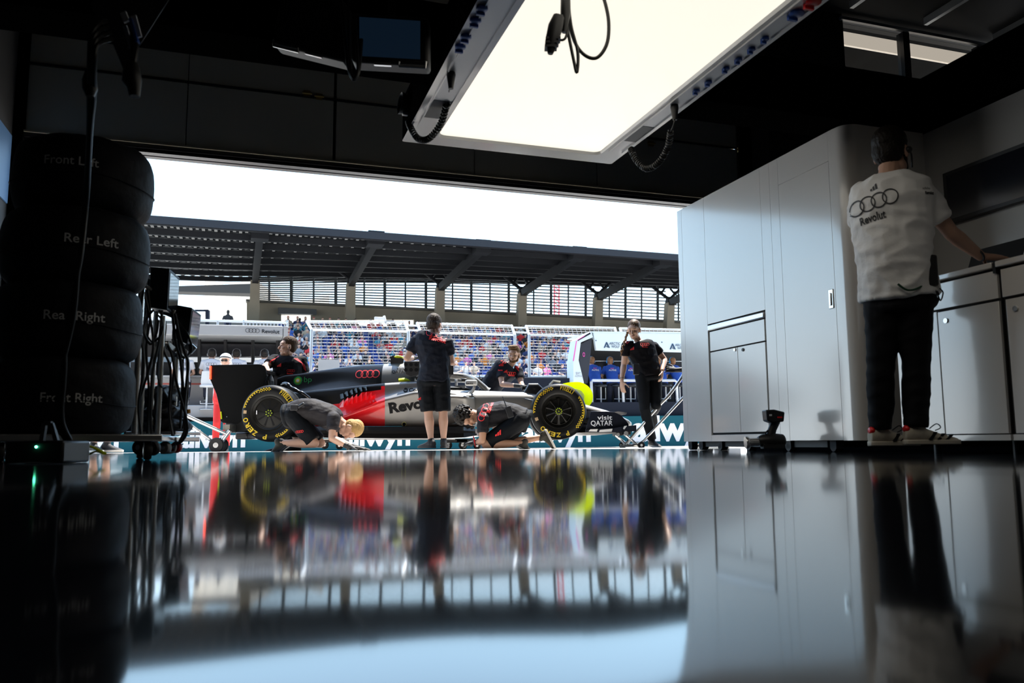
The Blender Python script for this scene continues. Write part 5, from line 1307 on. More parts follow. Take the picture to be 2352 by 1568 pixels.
    sh = remesh(m2, .009 if not simple else .014, 2, wr * K, (7, 7, 11), seed); sb = sh.bvh(); so = sh.build('shirt', shirt, t, smooth=80)
    # legs
    m2 = MB(); m2.loft(torso_rings(J, .014 * K, 0, .38, K, belly=belly)); m2.loft(torso_rings(J, .020 * K, 0, .13, K, belly=belly))
    for S_ in 'lr':
        h_, kn, an = J['h' + S_], J['k' + S_], J['a' + S_]
        if legs == 'shorts':
            e = h_.lerp(kn, .94); m2.tube([h_ + (h_ - kn).normalized() * .03, h_, h_.lerp(kn, .5), e], [.10 * K, .108 * K, .102 * K, .092 * K], 16); m2.ball(h_, .112 * K)
        else:
            m2.tube([h_ + (h_ - kn).normalized() * .03, h_, h_.lerp(kn, .5), kn, kn.lerp(an, .35), kn.lerp(an, .97)], [.09 * K, .098 * K, .085 * K, .070 * K, .070 * K, .058 * K], 16); m2.ball(h_, .102 * K); m2.ball(kn, .07 * K)
    remesh(m2, .009 if not simple else .014, 2, wr * .5 * K, (8, 8, 12), seed + 5).build(legs, legm, t, smooth=80)
    # shoes and socks
    for S_ in 'lr':
        tv_, up_ = (toes or {}).get(S_, (V((f.x, f.y, 0)), V((0, 0, 1))))
        shoe(t, J['a' + S_], tv_, up_, K, shoes[0], shoes[1])
    return t, sb, q, (s, f, u)
def decal(parent, name, m, fn, bvh, dirv, off=.004, L=.02):
    mb = MB(); fn(mb); mb.fine(L)
    if abs(dirv[1]) == 1:
        dirv = sum(mb.v, V()) / len(mb.v) - CAM; dirv.z = 0
    mb.project(bvh, dirv, off, 2.5)
    if mb.f: return mb.build(name, m, parent, smooth=0, fixn=False)
def stripes3(mb, c, xd, yd, h):                    # three slanted bars of growing height
    for i in range(3):
        x = (i - 1) * h * .42; hh = h * (.45 + .28 * i)
        mb.add([c + xd * (x - h * .16) , c + xd * (x + h * .16), c + xd * (x + h * .16 - hh * .0) + yd * hh, c + xd * (x - h * .16) + yd * (hh - h * .16)], [(0, 1, 2, 3)])
def JP(W, **kw):
    """joints from picture positions; a third number is an offset in depth"""
    out = {}
    for k_, v in kw.items(): out[k_] = P(v[0], v[1], W + (v[2] if len(v) > 2 else 0))
    return out
BELT = mat('belt_pack', (.018, .018, .02), .5)
def radio(parent, c, b=WB, k=1.0):
    mb = MB(); mb.box(c, (.062 * k, .035 * k, .12 * k), b); o = mb.build('radio', BELT, parent, bevel=.006)
    mb = MB(); mb.rcone(c + b[2] * .06 * k - b[0] * .015, c + b[2] * .17 * k - b[0] * .02, .007, .005, 8); mb.build('antenna', BELT, o)

# 1. man standing with his back to us
J = JP(10.2, pel=(996, 868), mid=(998, 830), che=(990, 787), nk=(996, 766), hd=(998, 747, .05), sl=(956, 783, .02), sr=(1028, 788, .0), el=(934, 822, .02), wl=(950, 822, .30), er=(1037, 830, .05), wr=(1034, 858, .25),
       hl=(978, 878), hr=(1014, 878), kl=(984, 948), kr=(1018, 948), al=(990, 1013), ar=(1019, 1013))
st_man, sb, q, fr_ = person('person', 'man in dark shirt and black shorts standing with his back turned beside the car', J, (.45, 1, -.35), (.05, .25, 1), hair='short', hairm=HGREY, belly=.03, shirt=SHIRTN,
    hands={'l': dict(d=(.6, .8, .1), n=(.2, .1, -1), t=(.5, .5, .3)), 'r': dict(d=(-.2, 1, -.2), n=(-1, 0, 0), t=(0, .3, 1))}, toes={'l': (V((-.75, .65, 0)), ZV), 'r': (V((.05, 1, 0)), ZV)}, wr=.012, seed=2, skin=SKIN)
c0 = P(998, 772, 9.6); xd = (V((1, 0, -.22))).normalized(); zd = V((.22, 0, 1)).normalized()
decal(st_man, 'ring_print', REDL, lambda m: rings4(m, P(1003, 766, 10.05), .040, .008, xd, zd), sb, (0, 1, 0))
decal(st_man, 'lettering', REDL, lambda m: m.text('Revolut', P(985, 779, 10.05), xd, zd, .075, bold=.035, width=.21), sb, (0, 1, 0))
radio(st_man, P(1036, 850, 10.12))
mb = MB(); stripes3(mb, P(963, 918, 10.075), V((1, 0, 0)), ZV, .035); mb.build('shorts_print', REDL, st_man, smooth=0)

# 2. man behind the car looking left
J = JP(12.0, pel=(664, 905), mid=(664, 872), che=(662, 836), nk=(663, 817), hd=(661, 796, -.03), sl=(694, 829, .05), sr=(629, 826, -.04), el=(703, 872, .05), wl=(690, 900, -.1), er=(609, 841, -.22), wr=(618, 858, -.42),
       hl=(678, 912), hr=(650, 912), kl=(678, 970), kr=(650, 970), al=(680, 1024), ar=(648, 1024))
m_, sb, q, fr_ = person('person', 'man in dark shirt with red shoulders looking left behind the rear wing', J, (-1, -.55, .05), hair='short', hairm=HBROWN, shirt=SHIRT, hands={'r': dict(d=(.35, -.1, -1), n=(-.6, .5, 0), t=(0, -1, 0), c=.35), 'l': dict(d=(-.3, -1, -.2))}, seed=4, k=1.1)
XW1 = V((1, 0, 0))
decal(m_, 'chest_print', REDL, lambda m: (stripes3(m, P(641, 842, 11.85), XW1, ZV, .05), rings4(m, P(668, 851, 11.85), .017, .005, XW1, ZV), m.text('Revolut', P(659, 859, 11.85), XW1, ZV, .028, bold=.05, width=.09)), sb, (0, 1, 0))
decal(m_, 'shoulder_stripe', REDL, lambda m: [m.tube([P(612 + i * 4, 840 - i * 5, 11.85), P(640, 818 + i * 0.8 - 2, 11.85)], .006, 4) for i in range(3)] + [m.tube([P(676 + i * 3, 822 - i * .5, 11.85), P(694 + i * 3, 832 + i * 2, 11.85), P(699 + i * 2, 846 + i * 2, 11.85)], .005, 4) for i in range(3)], sb, (0, 1, -.15), .002, .03)
mb = MB(); mb.ball(q(-.084 if False else .082, .0, -.02), .010); mb.tube(spline([q(.082, .0, -.02), q(.082, .01, -.09), P(670, 834, 12.2)], 5), .003, 6); mb.build('earpiece', BLACK, m_)
# 3. blond man kneeling low
J = JP(9.85, pel=(672, 952), mid=(712, 944), che=(756, 957), nk=(781, 968), hd=(806, 985, .0), sl=(765, 962, .19), sr=(766, 960, -.19), er=(762, 1006, -.26), wr=(801, 1026, -.28), el=(768, 1008, .24), wl=(818, 1028, .15),
       hl=(672, 954, .10), hr=(672, 954, -.10), kr=(722, 1017, -.14), kl=(736, 1017, .14), ar=(640, 1017, -.14), al=(648, 1017, .14))
m_, sb, q, fr_ = person('person', 'blond man in grey shirt kneeling with his head down by the rear wheel', J, (-.25, -.30, -1), (1, -.05, -.25), hair='short', hairm=HBLOND, shirt=mat('grey_shirt', (.026, .023, .025), .72, spec=.2, bump=.5, bscale=14), eyes=False, belly=.03,
    hands={'r': dict(d=(1, 0, -.08), n=(0, 0, -1), t=(.2, -1, 0), c=.12), 'l': dict(d=(1, 0, -.1), n=(0, 0, -1), t=(0, 1, 0), c=.2)},
    toes={'r': (V((-.75, 0, -.55)), V((-.6, 0, .75))), 'l': (V((-.75, 0, -.55)), V((-.6, 0, .75)))}, shoes=(mat('dark_olive_shoe', (.022, .020, .014), .8, bump=.1), SHOEB), wr=.010, seed=6, hem=.20)
mb = MB(); rings4(mb, P(688, 991, 9.60), .013, .0045, V((1, 0, .12)).normalized(), ZV); mb.build('shorts_print', REDL, m_, smooth=0)
mb = MB(); mb.tube([P(684, 936, 9.66), P(699, 926, 9.66)], .022, 8); mb.box(P(676, 936, 9.66), (.09, .05, .07)); mb.build('belt_pack', BELT, m_, bevel=.008)
mb = MB(); mb.tube([P(797, 1021, 9.57), P(803, 1031, 9.57)], .03, 10); mb.build('wrist_watch', BLACK, m_)
# 4. bearded man leaning behind the nose
J = JP(12.65, pel=(1122, 905), mid=(1134, 878), che=(1160, 850), nk=(1172, 838), hd=(1181, 814, -.06), sl=(1192, 852, .02), sr=(1147, 843, -.06), er=(1153, 882, -.22), wr=(1190, 886, -.35), el=(1197, 880, -.10), wl=(1202, 892, -.3),
       hl=(1132, 912, .08), hr=(1112, 912, -.08), kl=(1140, 968), kr=(1116, 968), al=(1140, 1026), ar=(1112, 1026))
m_, sb, q, fr_ = person('person', 'bearded man leaning over the nose of the car from behind', J, (-.28, -1, -.25), hair='swept', hairm=mat('sandy_hair', (.12, .065, .028), .6, spec=.15, bump=.3, bscale=120, var=.4, vscale=60), beard=True, shirt=SHIRTN, hands={'r': dict(d=(1, -.1, -.05), n=(0, -.2, -1), t=(0, -1, .3), c=.4), 'l': dict(d=(.5, -.8, -.2), n=(0, 0, -1), t=(-1, 0, 0), c=.4)}, seed=8)
decal(m_, 'chest_print', REDL, lambda m: (rings4(m, P(1175, 856, 12.45), .020, .006, XW1, ZV), m.text('Revolut', P(1168, 862, 12.45), XW1, ZV, .028, bold=.05, width=.09), stripes3(m, P(1161, 855, 12.45), XW1, ZV, .045)), sb, (0, 1, 0))
decal(m_, 'sleeve_print', REDL, lambda m: (stripes3(m, P(1151, 840, 12.45), XW1, ZV, .06), m.text('Revolut', P(1144, 851, 12.45), XW1, ZV, .03, bold=.06, width=.07)), sb, (0, 1, 0))
decal(m_, 'shoulder_stripe', REDL, lambda m: [m.tube([P(1150 + i * 4, 828 + i * 3, 12.45), P(1166, 822 + i * 3, 12.45)], .007, 4) for i in range(3)] + [m.tube([P(1182 + i, 832 + i * 4, 12.45), P(1192, 842 + i * 4, 12.45)], .006, 4) for i in range(3)], sb, (0, 1, -.1), .002, .03)
radio(m_, P(1104, 876, 12.45), (V((1, 0, 0)), V((0, 1, 0)), ZV), .8)
# 5. curly haired man crouching
J = JP(9.9, pel=(1198, 962), mid=(1160, 948), che=(1117, 955), nk=(1096, 957), hd=(1074, 955, -.05), sl=(1110, 962, -.19), sr=(1112, 958, .19), el=(1108, 1012, -.24), wl=(1094, 1016, -.05), er=(1110, 1008, .24), wr=(1096, 1014, .2),
       hl=(1196, 966, -.11), hr=(1196, 966, .11), kl=(1116, 1018, -.15), kr=(1150, 1018, .16), al=(1204, 1018, -.15), ar=(1246, 1004, .14))
m_, sb, q, fr_ = person('person', 'curly haired man in dark shirt crouching beside the car floor', J, (.25, -.25, -1), (-1, -.25, .30), hair='curly', hairm=HDARK, skin=SKIN2, shirt=mat('dark_grey_shirt', (.017, .016, .019), .72, spec=.2, bump=.5, bscale=14), eyes=False,
    hands={'l': dict(d=(-.8, .3, -.1), n=(0, 0, -1), t=(0, 1, 0), c=.5), 'r': dict(d=(-.8, -.1, -.1), n=(0, 0, -1), t=(0, -1, 0), c=.5)},
    toes={'l': (V((.85, 0, -.5)), V((.5, 0, .85))), 'r': (V((.45, 0, -.9)), V((-.9, -.1, -.35)))}, shoes=(mat('olive_shoe', (.035, .032, .024), .8, bump=.1), SOLEW), wr=.009, seed=9, hem=.20)
decal(m_, 'back_print', REDL, lambda m: rings4(m, P(1111, 946, 9.75), .034, .008, V((.4, 0, 1)).normalized(), V((-1, 0, .4)).normalized()), sb, (0, 1, -.2))
decal(m_, 'lettering', REDL, lambda m: m.text('Revolut', P(1125, 949, 9.75), V((.35, 0, 1)).normalized(), V((-1, 0, .35)).normalized(), .05, bold=.05, width=.19), sb, (0, 1, -.25))
bz = V((-.32, 0, 1)).normalized(); radio(m_, P(1170, 946, 9.68), (V((1, 0, .32)).normalized(), V((0, 1, 0)), bz), 1.15)
mb = MB(); 
for x, y in ((1089, 1008), (1091, 1019)): mb.ring(P(x, y, 9.8), .033, .006, V((0, 1, 0)), V((-.3, 0, 1)).normalized(), 16, 6)
mb.build('red_bracelet', RED, m_)
mb = MB(); stripes3(mb, P(1144, 1000, 9.64), V((1, 0, .3)).normalized(), ZV, .06); mb.build('shorts_print', REDL, m_, smooth=0)
# 6. woman walking
J = JP(10.7, pel=(1489, 856), mid=(1484, 830), che=(1473, 800), nk=(1467, 784), hd=(1456, 757, -.06), sl=(1503, 797, .08), sr=(1438, 795, -.06), er=(1433, 838, -.02), wr=(1428, 872, -.10), el=(1526, 826, .12), wl=(1521, 850, -.08),
       hl=(1504, 864, .05), hr=(1475, 864, -.05), kr=(1481, 940, -.10), ar=(1498, 1011, .0), kl=(1507, 930, -.08), al=(1503, 944, .34))
wom, sb, q, fr_ = person('person', 'woman in black polo and trousers with a braid walking right of the car', J, (-.42, -1, -.38), (-.05, -.15, 1), k=.96, legs='trousers', hair='braid', hairm=mat('dark_blond_hair', (.10, .052, .022), .5, spec=.3, bump=.2, bscale=120, var=.4, vscale=60), gloves=False, fem=True, voxel=.0062, shirt=SHIRT, sleeve=.50, skin=mat('fair_tanned_skin', (.60, .36, .25), .5, var=.06, vscale=12),
    hands={'r': dict(d=(.05, -.1, -1), n=(.6, .6, 0), t=(.4, -1, 0), c=.3), 'l': dict(d=(-.1, -.3, -1), n=(-.8, .2, 0), t=(-.3, -1, 0), c=.7)}, toes={'r': (V((.35, -.9, -.1)), ZV), 'l': (V((0, -.2, -1)), V((0, -1, .2)))}, shoes=(SHOEB, SOLEW), seed=11, wr=.008)
mb = MB()
for i in range(9):
    t_ = i / 8; a = P(lerp(1441, 1428, t_) + 2 * math.sin(i * 3), lerp(764, 806, t_), 10.55); mb.ball(a, (.018 - .006 * t_, .018, .022), WB, 8, 6)
mb.rcone(P(1429, 806, 10.55), P(1426, 817, 10.55), .014, .006, 8)
remesh(mb, .005, 1).build('braid', mat('light_braid', (.22, .11, .04), .5, bump=.4, bscale=150, var=.4, vscale=60), wom)
decal(wom, 'chest_print', REDL, lambda m: (rings4(m, P(1481, 790, 10.55), .017, .005, XW1, ZV), m.text('Revolut', P(1475, 798, 10.55), XW1, ZV, .026, bold=.05, width=.075)), sb, (0, 1, 0))
decal(wom, 'stripe_print', REDL, lambda m: stripes3(m, P(1452, 803, 10.55), V((1, 0, .1)), ZV, .042), sb, (0, 1, 0))
decal(wom, 'shoulder_stripe', REDL, lambda m: [m.tube([P(1436 + i * 2, 786 + i * 2.2, 10.6), P(1449 + i, 772 + i * 2.5, 10.6)], .004, 4) for i in range(3)] + [m.tube([P(1476 + i, 763 + i * 2, 10.6), P(1498 + i * 2, 774 + i * 2, 10.6)], .003, 4) for i in range(2)], sb, (0, 1, -.1), .002, .03)
mb = MB(); mb.tube(spline([P(1450, 776, 10.55), P(1455, 784, 10.52), P(1462, 780, 10.53)], 5), .004, 6); mb.build('necklace', STEEL, wom)
mb = MB(); mb.tube([P(1445, 820, 10.56), P(1455, 836, 10.52), P(1462, 850, 10.5)], [.018, .03, .03], 8); mb.box(P(1461, 848, 10.48), (.075, .05, .14)); mb.build('radio', BELT, wom, bevel=.01)
mb = MB(); mb.ring(P(1428.5, 868, 10.615), .030, .006, V((1, 0, 0)), V((0, 1, .0)), 16, 6); mb.build('wrist_band', BLACK, wom)
# 7. person mostly behind the white wall pushing the jack
J = JP(10.75, pel=(1635, 865), mid=(1632, 835), che=(1628, 800), nk=(1626, 782), hd=(1622, 755), sl=(1648, 800, .1), sr=(1608, 800, -.1), er=(1588, 846, -.05), wr=(1557, 850, -.02), el=(1650, 845, 0), wl=(1600, 866, .1),
       hl=(1645, 872, .08), hr=(1628, 872, -.08), kl=(1650, 945), kr=(1625, 945, -.1), al=(1662, 1013), ar=(1625, 1013, -.1))
person('person', 'gloved hand and forearm of a person hidden behind the white wall edge', J, (-1, -.1, 0), legs='trousers', voxel=.009, hands={'r': dict(d=(-1, .05, .12), n=(0, .9, -.4), t=(0, .2, 1), c=.12, s=.8), 'l': dict(d=(-1, 0, -.2))}, seed=12, eyes=False)
# 8. person behind the tyre stack, only shin and shoe in view
J = JP(9.6, pel=(235, 860), mid=(235, 830), che=(235, 795), nk=(236, 775), hd=(238, 748), sl=(205, 800), sr=(268, 800), el=(200, 850), wl=(215, 885, -.1), er=(272, 850), wr=(262, 885, -.1), hl=(220, 875), hr=(250, 875), kl=(225, 950), kr=(250, 948), al=(215, 1022), ar=(246, 1021))
person('person', 'person half hidden by the tyre stack, one bare shin and black shoe showing', J, (.6, 1, 0), voxel=.01, shoes=(SHOEB, SOLEW), toes={'r': (V((1, -.3, 0)), ZV), 'l': (V((.7, -.6, 0)), ZV)}, seed=13, eyes=False, simple=True)
# 9. marshal in white helmet
J = JP(16.2, pel=(512, 915), mid=(513, 890), che=(515, 862), nk=(516, 848), hd=(518, 829), sl=(537, 866), sr=(497, 866), el=(541, 898), wl=(535, 920, -.2), er=(500, 896, .15), wr=(512, 916, .2), hl=(522, 922), hr=(503, 922), kl=(521, 972), kr=(498, 970, -.1), al=(520, 1025), ar=(494, 1023))
REDO = mat('red_overall', (.62, .02, .02), .75)
m_, sb, q, fr_ = person('person', 'marshal in white helmet and red overalls standing behind the rear wing', J, (.1, -1, 0), shirt=REDO, legs='trousers', legm=REDO, hair='none', voxel=.011, simple=True, eyes=False, sleeve=.95)
mb = MB(); s, f, u = fr_
mb.ball(q(0, -.012, .045), (.118, .128, .112), (s, f, u), 20, 12); mb.ball(q(0, -.055, -.03), (.112, .085, .09), (s, f, u), 18, 10)
hm = remesh(mb, .007, 2)
for i, p in enumerate(hm.v):
    r = p - J['hd']; b, c = r.dot(f), r.dot(u)
    if b > .03 and c < .05: hm.v[i] = p - f * (b - .03)
hm.build('helmet', mat('white_helmet', (.80, .80, .80), .2, coat=.5), m_, smooth=60)
mb = MB()
for sx in (-1, 1): mb.ball(q(sx * .032, .090, .004), (.030, .012, .020), (s, f, u), 12, 8)
mb.bar(q(-.03, .098, .008), q(.03, .098, .008), .008); mb.build('sunglasses', BLACK, m_)
mb = MB(); mb.tube(spline([q(-.095, .03, .05), q(-.06, .095, .062), q(0, .115, .066), q(.06, .095, .062), q(.095, .03, .05)], 5), .012, 8); mb.build('helmet_trim', BLACK, m_)

# 10. man in the white shirt at the counter
J = JP(4.42, pel=(2064, 672, .02), mid=(2052, 575, .0), che=(2046, 465, .0), nk=(2040, 408, .02), hd=(2047, 351, .05), sl=(1984, 448, .10), sr=(2112, 440, -.06), el=(1972, 548, .28), wl=(2010, 590, .50), er=(2185, 535, -.02), wr=(2252, 588, .06),
       hl=(2028, 690, .05), hr=(2098, 688, -.02), kl=(2024, 842, .06), kr=(2104, 836, .0), al=(2022, 988, .10), ar=(2104, 984, .0))
wm, sb, q, fr_ = person('person', 'man in white team shirt and black trousers standing at the worktop with his back turned', J, (.85, .8, -.08), (0, 0, 1), k=1.0, shirt=WSHIRT, legs='trousers', legm=mat('black_trousers', (.006, .006, .008), .75, spec=.15, bump=.06, bscale=250), hair='short', hairm=HDARK, gloves=False, voxel=.0055, skin=SKIN, sleeve=.66, belly=.02,
    hands={'r': dict(d=(1, .15, -.06), n=(0, 0, -1), t=(-.1, 1, 0), c=.22), 'l': dict(d=(.5, .8, 0))}, toes={'l': (V((1, .15, 0)), ZV), 'r': (V((1, -.02, 0)), ZV)}, shoes=(mat('cream_running_shoe', (.52, .47, .38), .75, bump=.1, bscale=150), mat('cream_sole', (.55, .50, .42), .6)), wr=.014, seed=15, beard=True, hem=.20, shirt_grow=.034)
XR = V((1, 0, .16)).normalized(); ZR = V((-.16, 0, 1)).normalized()
DG = mat('dark_grey_print', (.035, .035, .04), .6)
decal(wm, 'ring_print', DG, lambda m: rings4(m, P(2005, 459, 4.29), .0415, .007, XR, ZR), sb, (0, 1, 0))
decal(wm, 'lettering', DG, lambda m: m.text('Revolut', P(1976, 508, 4.29), XR, ZR, .062, bold=.025, width=.142), sb, (0, 1, 0))
decal(wm, 'collar_stripes', DG, lambda m: stripes3(m, P(2007, 431, 4.29), XR, ZR, .035), sb, (0, 1, 0))
decal(wm, 'sleeve_print', DG, lambda m: (m.text('adidas', P(2120, 440, 4.29), V((1, 0, .1)).normalized(), ZV, .02, width=.04), m.text('Revolut', P(2126, 452, 4.29), V((1, 0, .1)).normalized(), ZV, .022, bold=.05, width=.045)), sb, (0, 1, 0))
mb = MB(); mb.box(P(2138, 622, 4.30), (.06, .05, .17)); o = mb.build('radio', BELT, wm, bevel=.012)
mb = MB(); mb.tube(spline([P(2140, 650, 4.3), P(2152, 672, 4.29), P(2160, 690, 4.29), P(2166, 672, 4.29), P(2158, 662, 4.29)], 5), .004, 6); mb.tube([P(2143, 652, 4.3), P(2156, 678, 4.3)], .008, 6); mb.build('key_cord', BLACK, wm)
mb = MB(); mb.tube(spline([P(2062, 652, 4.27), P(2085, 666, 4.26), P(2112, 660, 4.27), P(2130, 640, 4.29)], 5), .006, 6); mb.build('pack_cord', mat('green_cord', (.01, .06, .03), .6), wm)
mb = MB(); mb.ring(P(2249, 586, 4.47), .034, .006, V((0, 1, 0)), V((-.6, 0, 1)).normalized(), 18, 6); mb.build('bracelet', BLACK, wm)
mb = MB(); s, f, u = fr_
mb.tube(spline([q(-.082, -.01, -.01), q(-.085, .03, -.02), q(-.06, .10, -.06)], 5), .005, 6); mb.ball(q(-.085, -.005, -.008), .02); mb.build('headset', BLACK, wm)
# dark side stripes and red heel tabs on the shoes
for S_, dw in (('l', -.0), ('r', .0)):
    a = J['a' + S_]; d = V((1, .15, 0)).normalized() if S_ == 'l' else V((1, -.02, 0)).normalized(); n = d.cross(ZV)
    for i in range(3):
        b0 = a + d * (.045 + .042 * i) + n * .047 - ZV * .058; mb = MB(); mb.prism([b0, b0 + d * .018, b0 + d * .050 + ZV * (.040 - i * .008) - n * .010, b0 + d * .032 + ZV * (.040 - i * .008) - n * .010], -n * .012); mb.build('shoe_stripe', INK, wm, smooth=0)
    mb = MB(); mb.ball(a - d * .052 - ZV * .002, (.018, .03, .022)); mb.build('heel_tab', RED, wm)
    mb = MB(); mb.tube(spline([a + d * .07 + ZV * -.0, a + d * .10 + ZV * .025 + n * .02, a + d * .13 + ZV * .005, a + d * .10 - ZV * .01], 4), .003, 5); mb.build('lace', INK, wm)
# ================================================================ blanketed tyre stack
BLANK = mat('tyre_blanket', (.009, .009, .012), .62, spec=.2, bump=.15, bscale=30)
BPRINT = mat('grey_blanket_print', (.65, .65, .65), .7)
ctr = P(178, 1000, 4.19); DV = V((ctr.x, ctr.y, 0)).normalized(); DX = V((DV.y, -DV.x, 0))
stack = [('Front Left', 'topmost', 165, 365, 1.235, 1.605, .332, -.034), ('Rear Left', 'second from the top', 212, 543, .865, 1.24, .346, -.050), ('Rear Right', 'third from the top', 172, 722, .495, .87, .341, -.066), ('Front Right', 'lowest', 165, 912, .125, .50, .332, -.074)]
for i, (txt, nm, tx, ty, z0, z1, r, dx) in enumerate(stack):
    c = V((ctr.x, ctr.y, 0)) + DX * dx; h = z1 - z0; mb = MB()
    pr = [(.06, z0 + .005), (r * .80, z0), (r * .93, z0 + .03), (r * .985, z0 + .09), (r, z0 + h * .5), (r * .99, z1 - .10), (r * .94, z1 - .035), (r * .82, z1 - .003), (.06, z1 - .006)]
    mb.lathe(pr, c, ZV, 56)
    m2 = remesh(mb, .02, 2, .006, (5, 5, 9), i); bv = m2.bvh()
    t = thing('wheel_blanket', V((c.x, c.y, z0)), 'black padded blanket round a stacked wheel, %s, lettered %s' % (nm, txt), 'wheel in blanket', 'blanketed wheels in the stack')
    m2.build('blanket', BLANK, t, smooth=80)
    o = P(tx, ty, 4.19 - r - .02); L = .26 if 'Right' in txt else .235
    decal(t, 'blanket_lettering', BPRINT, lambda m: m.text(txt, o - ZV * .02, DX, ZV, .062, bold=.01, align='CENTER', width=L), bv, DV, .004)
    mb = MB(); mb.tube([c + (DX * math.cos(a) + DV * math.sin(a)) * (r + .004) + ZV * (z0 + h * .40 + .012 * math.sin(3 * a)) for a in [2 * math.pi * k / 40 for k in range(41)]], .0035, 6, flat=.6); mb.build('strap_seam', BLANK, t)
def vpole(x, y, w, ytop):
    a = P(x, y, w); b = V((a.x, a.y, (P(x + (y - ytop) * .062, ytop, w)).z)); return a, b
tr = thing('tyre_trolley', V((ctr.x, ctr.y, 0)), 'low steel trolley under the stack of blanketed wheels', 'trolley')
mb = MB(); c = V((ctr.x, ctr.y, .108)); mb.box(c, (.74, .66, .035), (DX, DV, ZV)); mb.build('trolley_deck', STEEL, tr, bevel=.006)
for sx in (-1, 1):
    for sy in (-1, 1): caster(tr, V((ctr.x, ctr.y, .045)) + DX * sx * .31 + DV * sy * .27, .045, RUBBER, DX)
# ---------------------------------------------------------------- monitor trolley
CHR = mat('chrome_tube', (.72, .70, .67), .22, .75)
mt = thing('monitor_trolley', P(350, 1030, 4.8), 'chrome trolley carrying two small tilted monitors and tangled cables', 'trolley')
poles = [vpole(308, 1003, 4.55, 632), vpole(362, 1004, 4.7, 725), vpole(345, 1000, 4.95, 700), vpole(398, 1000, 5.1, 760), vpole(322, 1002, 4.9, 640)]
for k, (a, b) in enumerate(poles):
    mb = MB(); mb.tube([a, b], .014 if k != 0 else .017, 10); mb.build('pole', CHR, mt)
mb = MB(); mb.box(P(352, 1008, 4.85), (.32, .60, .03)); mb.build('base_plate', CHR, mt, bevel=.006)
mb = MB(); mb.bar(P(380, 788, 4.75), P(416, 820, 4.9), .03); mb.tube([P(361, 790, 4.7), P(381, 788, 4.75)], .012); mb.tube([P(329, 655, 4.56), P(345, 664, 4.7)], .012); mb.build('support_arm', CHR, mt)
for i, (x, y, w, r, m_) in enumerate(((322, 1027, 4.5, .042, RUBBER), (352, 1029, 4.55, .040, RUBBER), (379, 1028, 4.75, .036, mat('grey_wheel', (.35, .36, .37), .5)), (405, 1027, 5.0, .034, RED))): caster(mt, P(x, y, w), r, m_, V((.25, 1, 0)).normalized())
def tilt_monitor(name, fl, fr, bl, br, sd, w, lab):
    """front-left dark side, screen turned to the right"""
    a, b, c, d = P(fl[0], fl[1], w), P(fr[0], fr[1], w - .06), P(br[0], br[1], w - .06), P(bl[0], bl[1], w)
    t = thing(name, d, lab, 'monitor', 'monitors on the trolley')
    mb = MB(); v = V(sd); mb.prism([a, b, c, d], v); mb.build('monitor_case', mat('monitor_black', (.008, .008, .010), .45, spec=.2), t, bevel=.006)
    b2, c2 = b + v, c + v; n = (b2 - b).cross(c - b).normalized()
    if n.x < 0: n = -n
    m0 = (b + c + b2 + c2) / 4
    q_ = [m0 + (p - m0) * .84 + n * .003 for p in (b, b2, c2, c)]
    mb = MB(); mb.prism(q_, -n * .006); mb.build('screen', mat('glossy_screen', (.02, .025, .035), .06, coat=.5), t)
    return t
tilt_monitor('monitor', (346, 612), (389, 616), (340, 705), (383, 712), (-.052, .28, -.0), 4.75, 'upper small black monitor on the chrome trolley, screen turned right')
tilt_monitor('monitor', (407, 700), (441, 706), (402, 778), (430, 790), (-.048, .28, -.0), 4.95, 'lower small black monitor on the chrome trolley, screen turned right')
mb = MB(); mb.bar(P(368, 708, 4.85), P(400, 722, 4.85), .02, .05); mb.build('monitor_bracket', CHR, mt, bevel=.004)
mb = MB(); mb.bar(P(428, 790, 5.0), P(446, 806, 5.0), .02, .05); mb.build('monitor_bracket', CHR, mt, bevel=.004)
cabs = [([(352, 712), (338, 730), (330, 760), (345, 790), (358, 770), (364, 735)], 4.6, .007), ([(330, 660), (322, 740), (330, 840), (318, 930), (325, 1005)], 4.5, .007), ([(372, 712), (366, 780), (350, 860), (346, 960), (350, 1010)], 4.6, .008),
        ([(402, 720), (412, 770), (425, 812), (432, 840), (424, 930), (430, 985), (418, 1012), (405, 1018)], 4.8, .009), ([(396, 720), (404, 790), (415, 830), (422, 920), (426, 980), (412, 1015)], 4.82, .009), ([(384, 790), (396, 820), (406, 880), (425, 950), (431, 985)], 4.75, .008),
        ([(436, 790), (436, 810), (426, 820), (416, 816), (412, 790), (406, 755)], 4.85, .008), ([(408, 720), (398, 760), (400, 840), (392, 930), (398, 1005)], 4.9, .007), ([(312, 800), (290, 840), (294, 880), (306, 892)], 4.45, .006), ([(316, 760), (296, 810), (298, 870), (310, 900)], 4.45, .006),
        ([(366, 800), (362, 850), (366, 880), (372, 890)], 4.7, .006), ([(358, 720), (372, 735), (372, 765), (352, 785), (340, 775)], 4.62, .006), ([(420, 815), (418, 900), (414, 985)], 4.95, .008), ([(428, 812), (431, 900), (420, 985)], 4.97, .008),
        ([(318, 640), (338, 700), (352, 790), (338, 860), (322, 910)], 4.6, .007), ([(335, 645), (345, 720), (336, 800), (342, 900), (338, 1000)], 4.65, .007), ([(365, 712), (380, 745), (376, 800), (392, 850), (388, 940), (396, 1000)], 4.72, .007), ([(396, 715), (410, 740), (432, 770), (440, 800), (430, 822)], 4.86, .007)]
for pts, w, r in cabs:
    mb = MB(); mb.tube(spline([P(x, y, w + .02 * math.sin(i * 2.1)) for i, (x, y) in enumerate(pts)], 6), r, 8); mb.build('cable', CABLE, mt)
mb = MB(); mb.tube([P(433, 940, 4.8), P(433.5, 949, 4.8)], .011, 8); mb.build('cable_tag', mat('orange_tag', (.85, .35, .02), .5), mt)
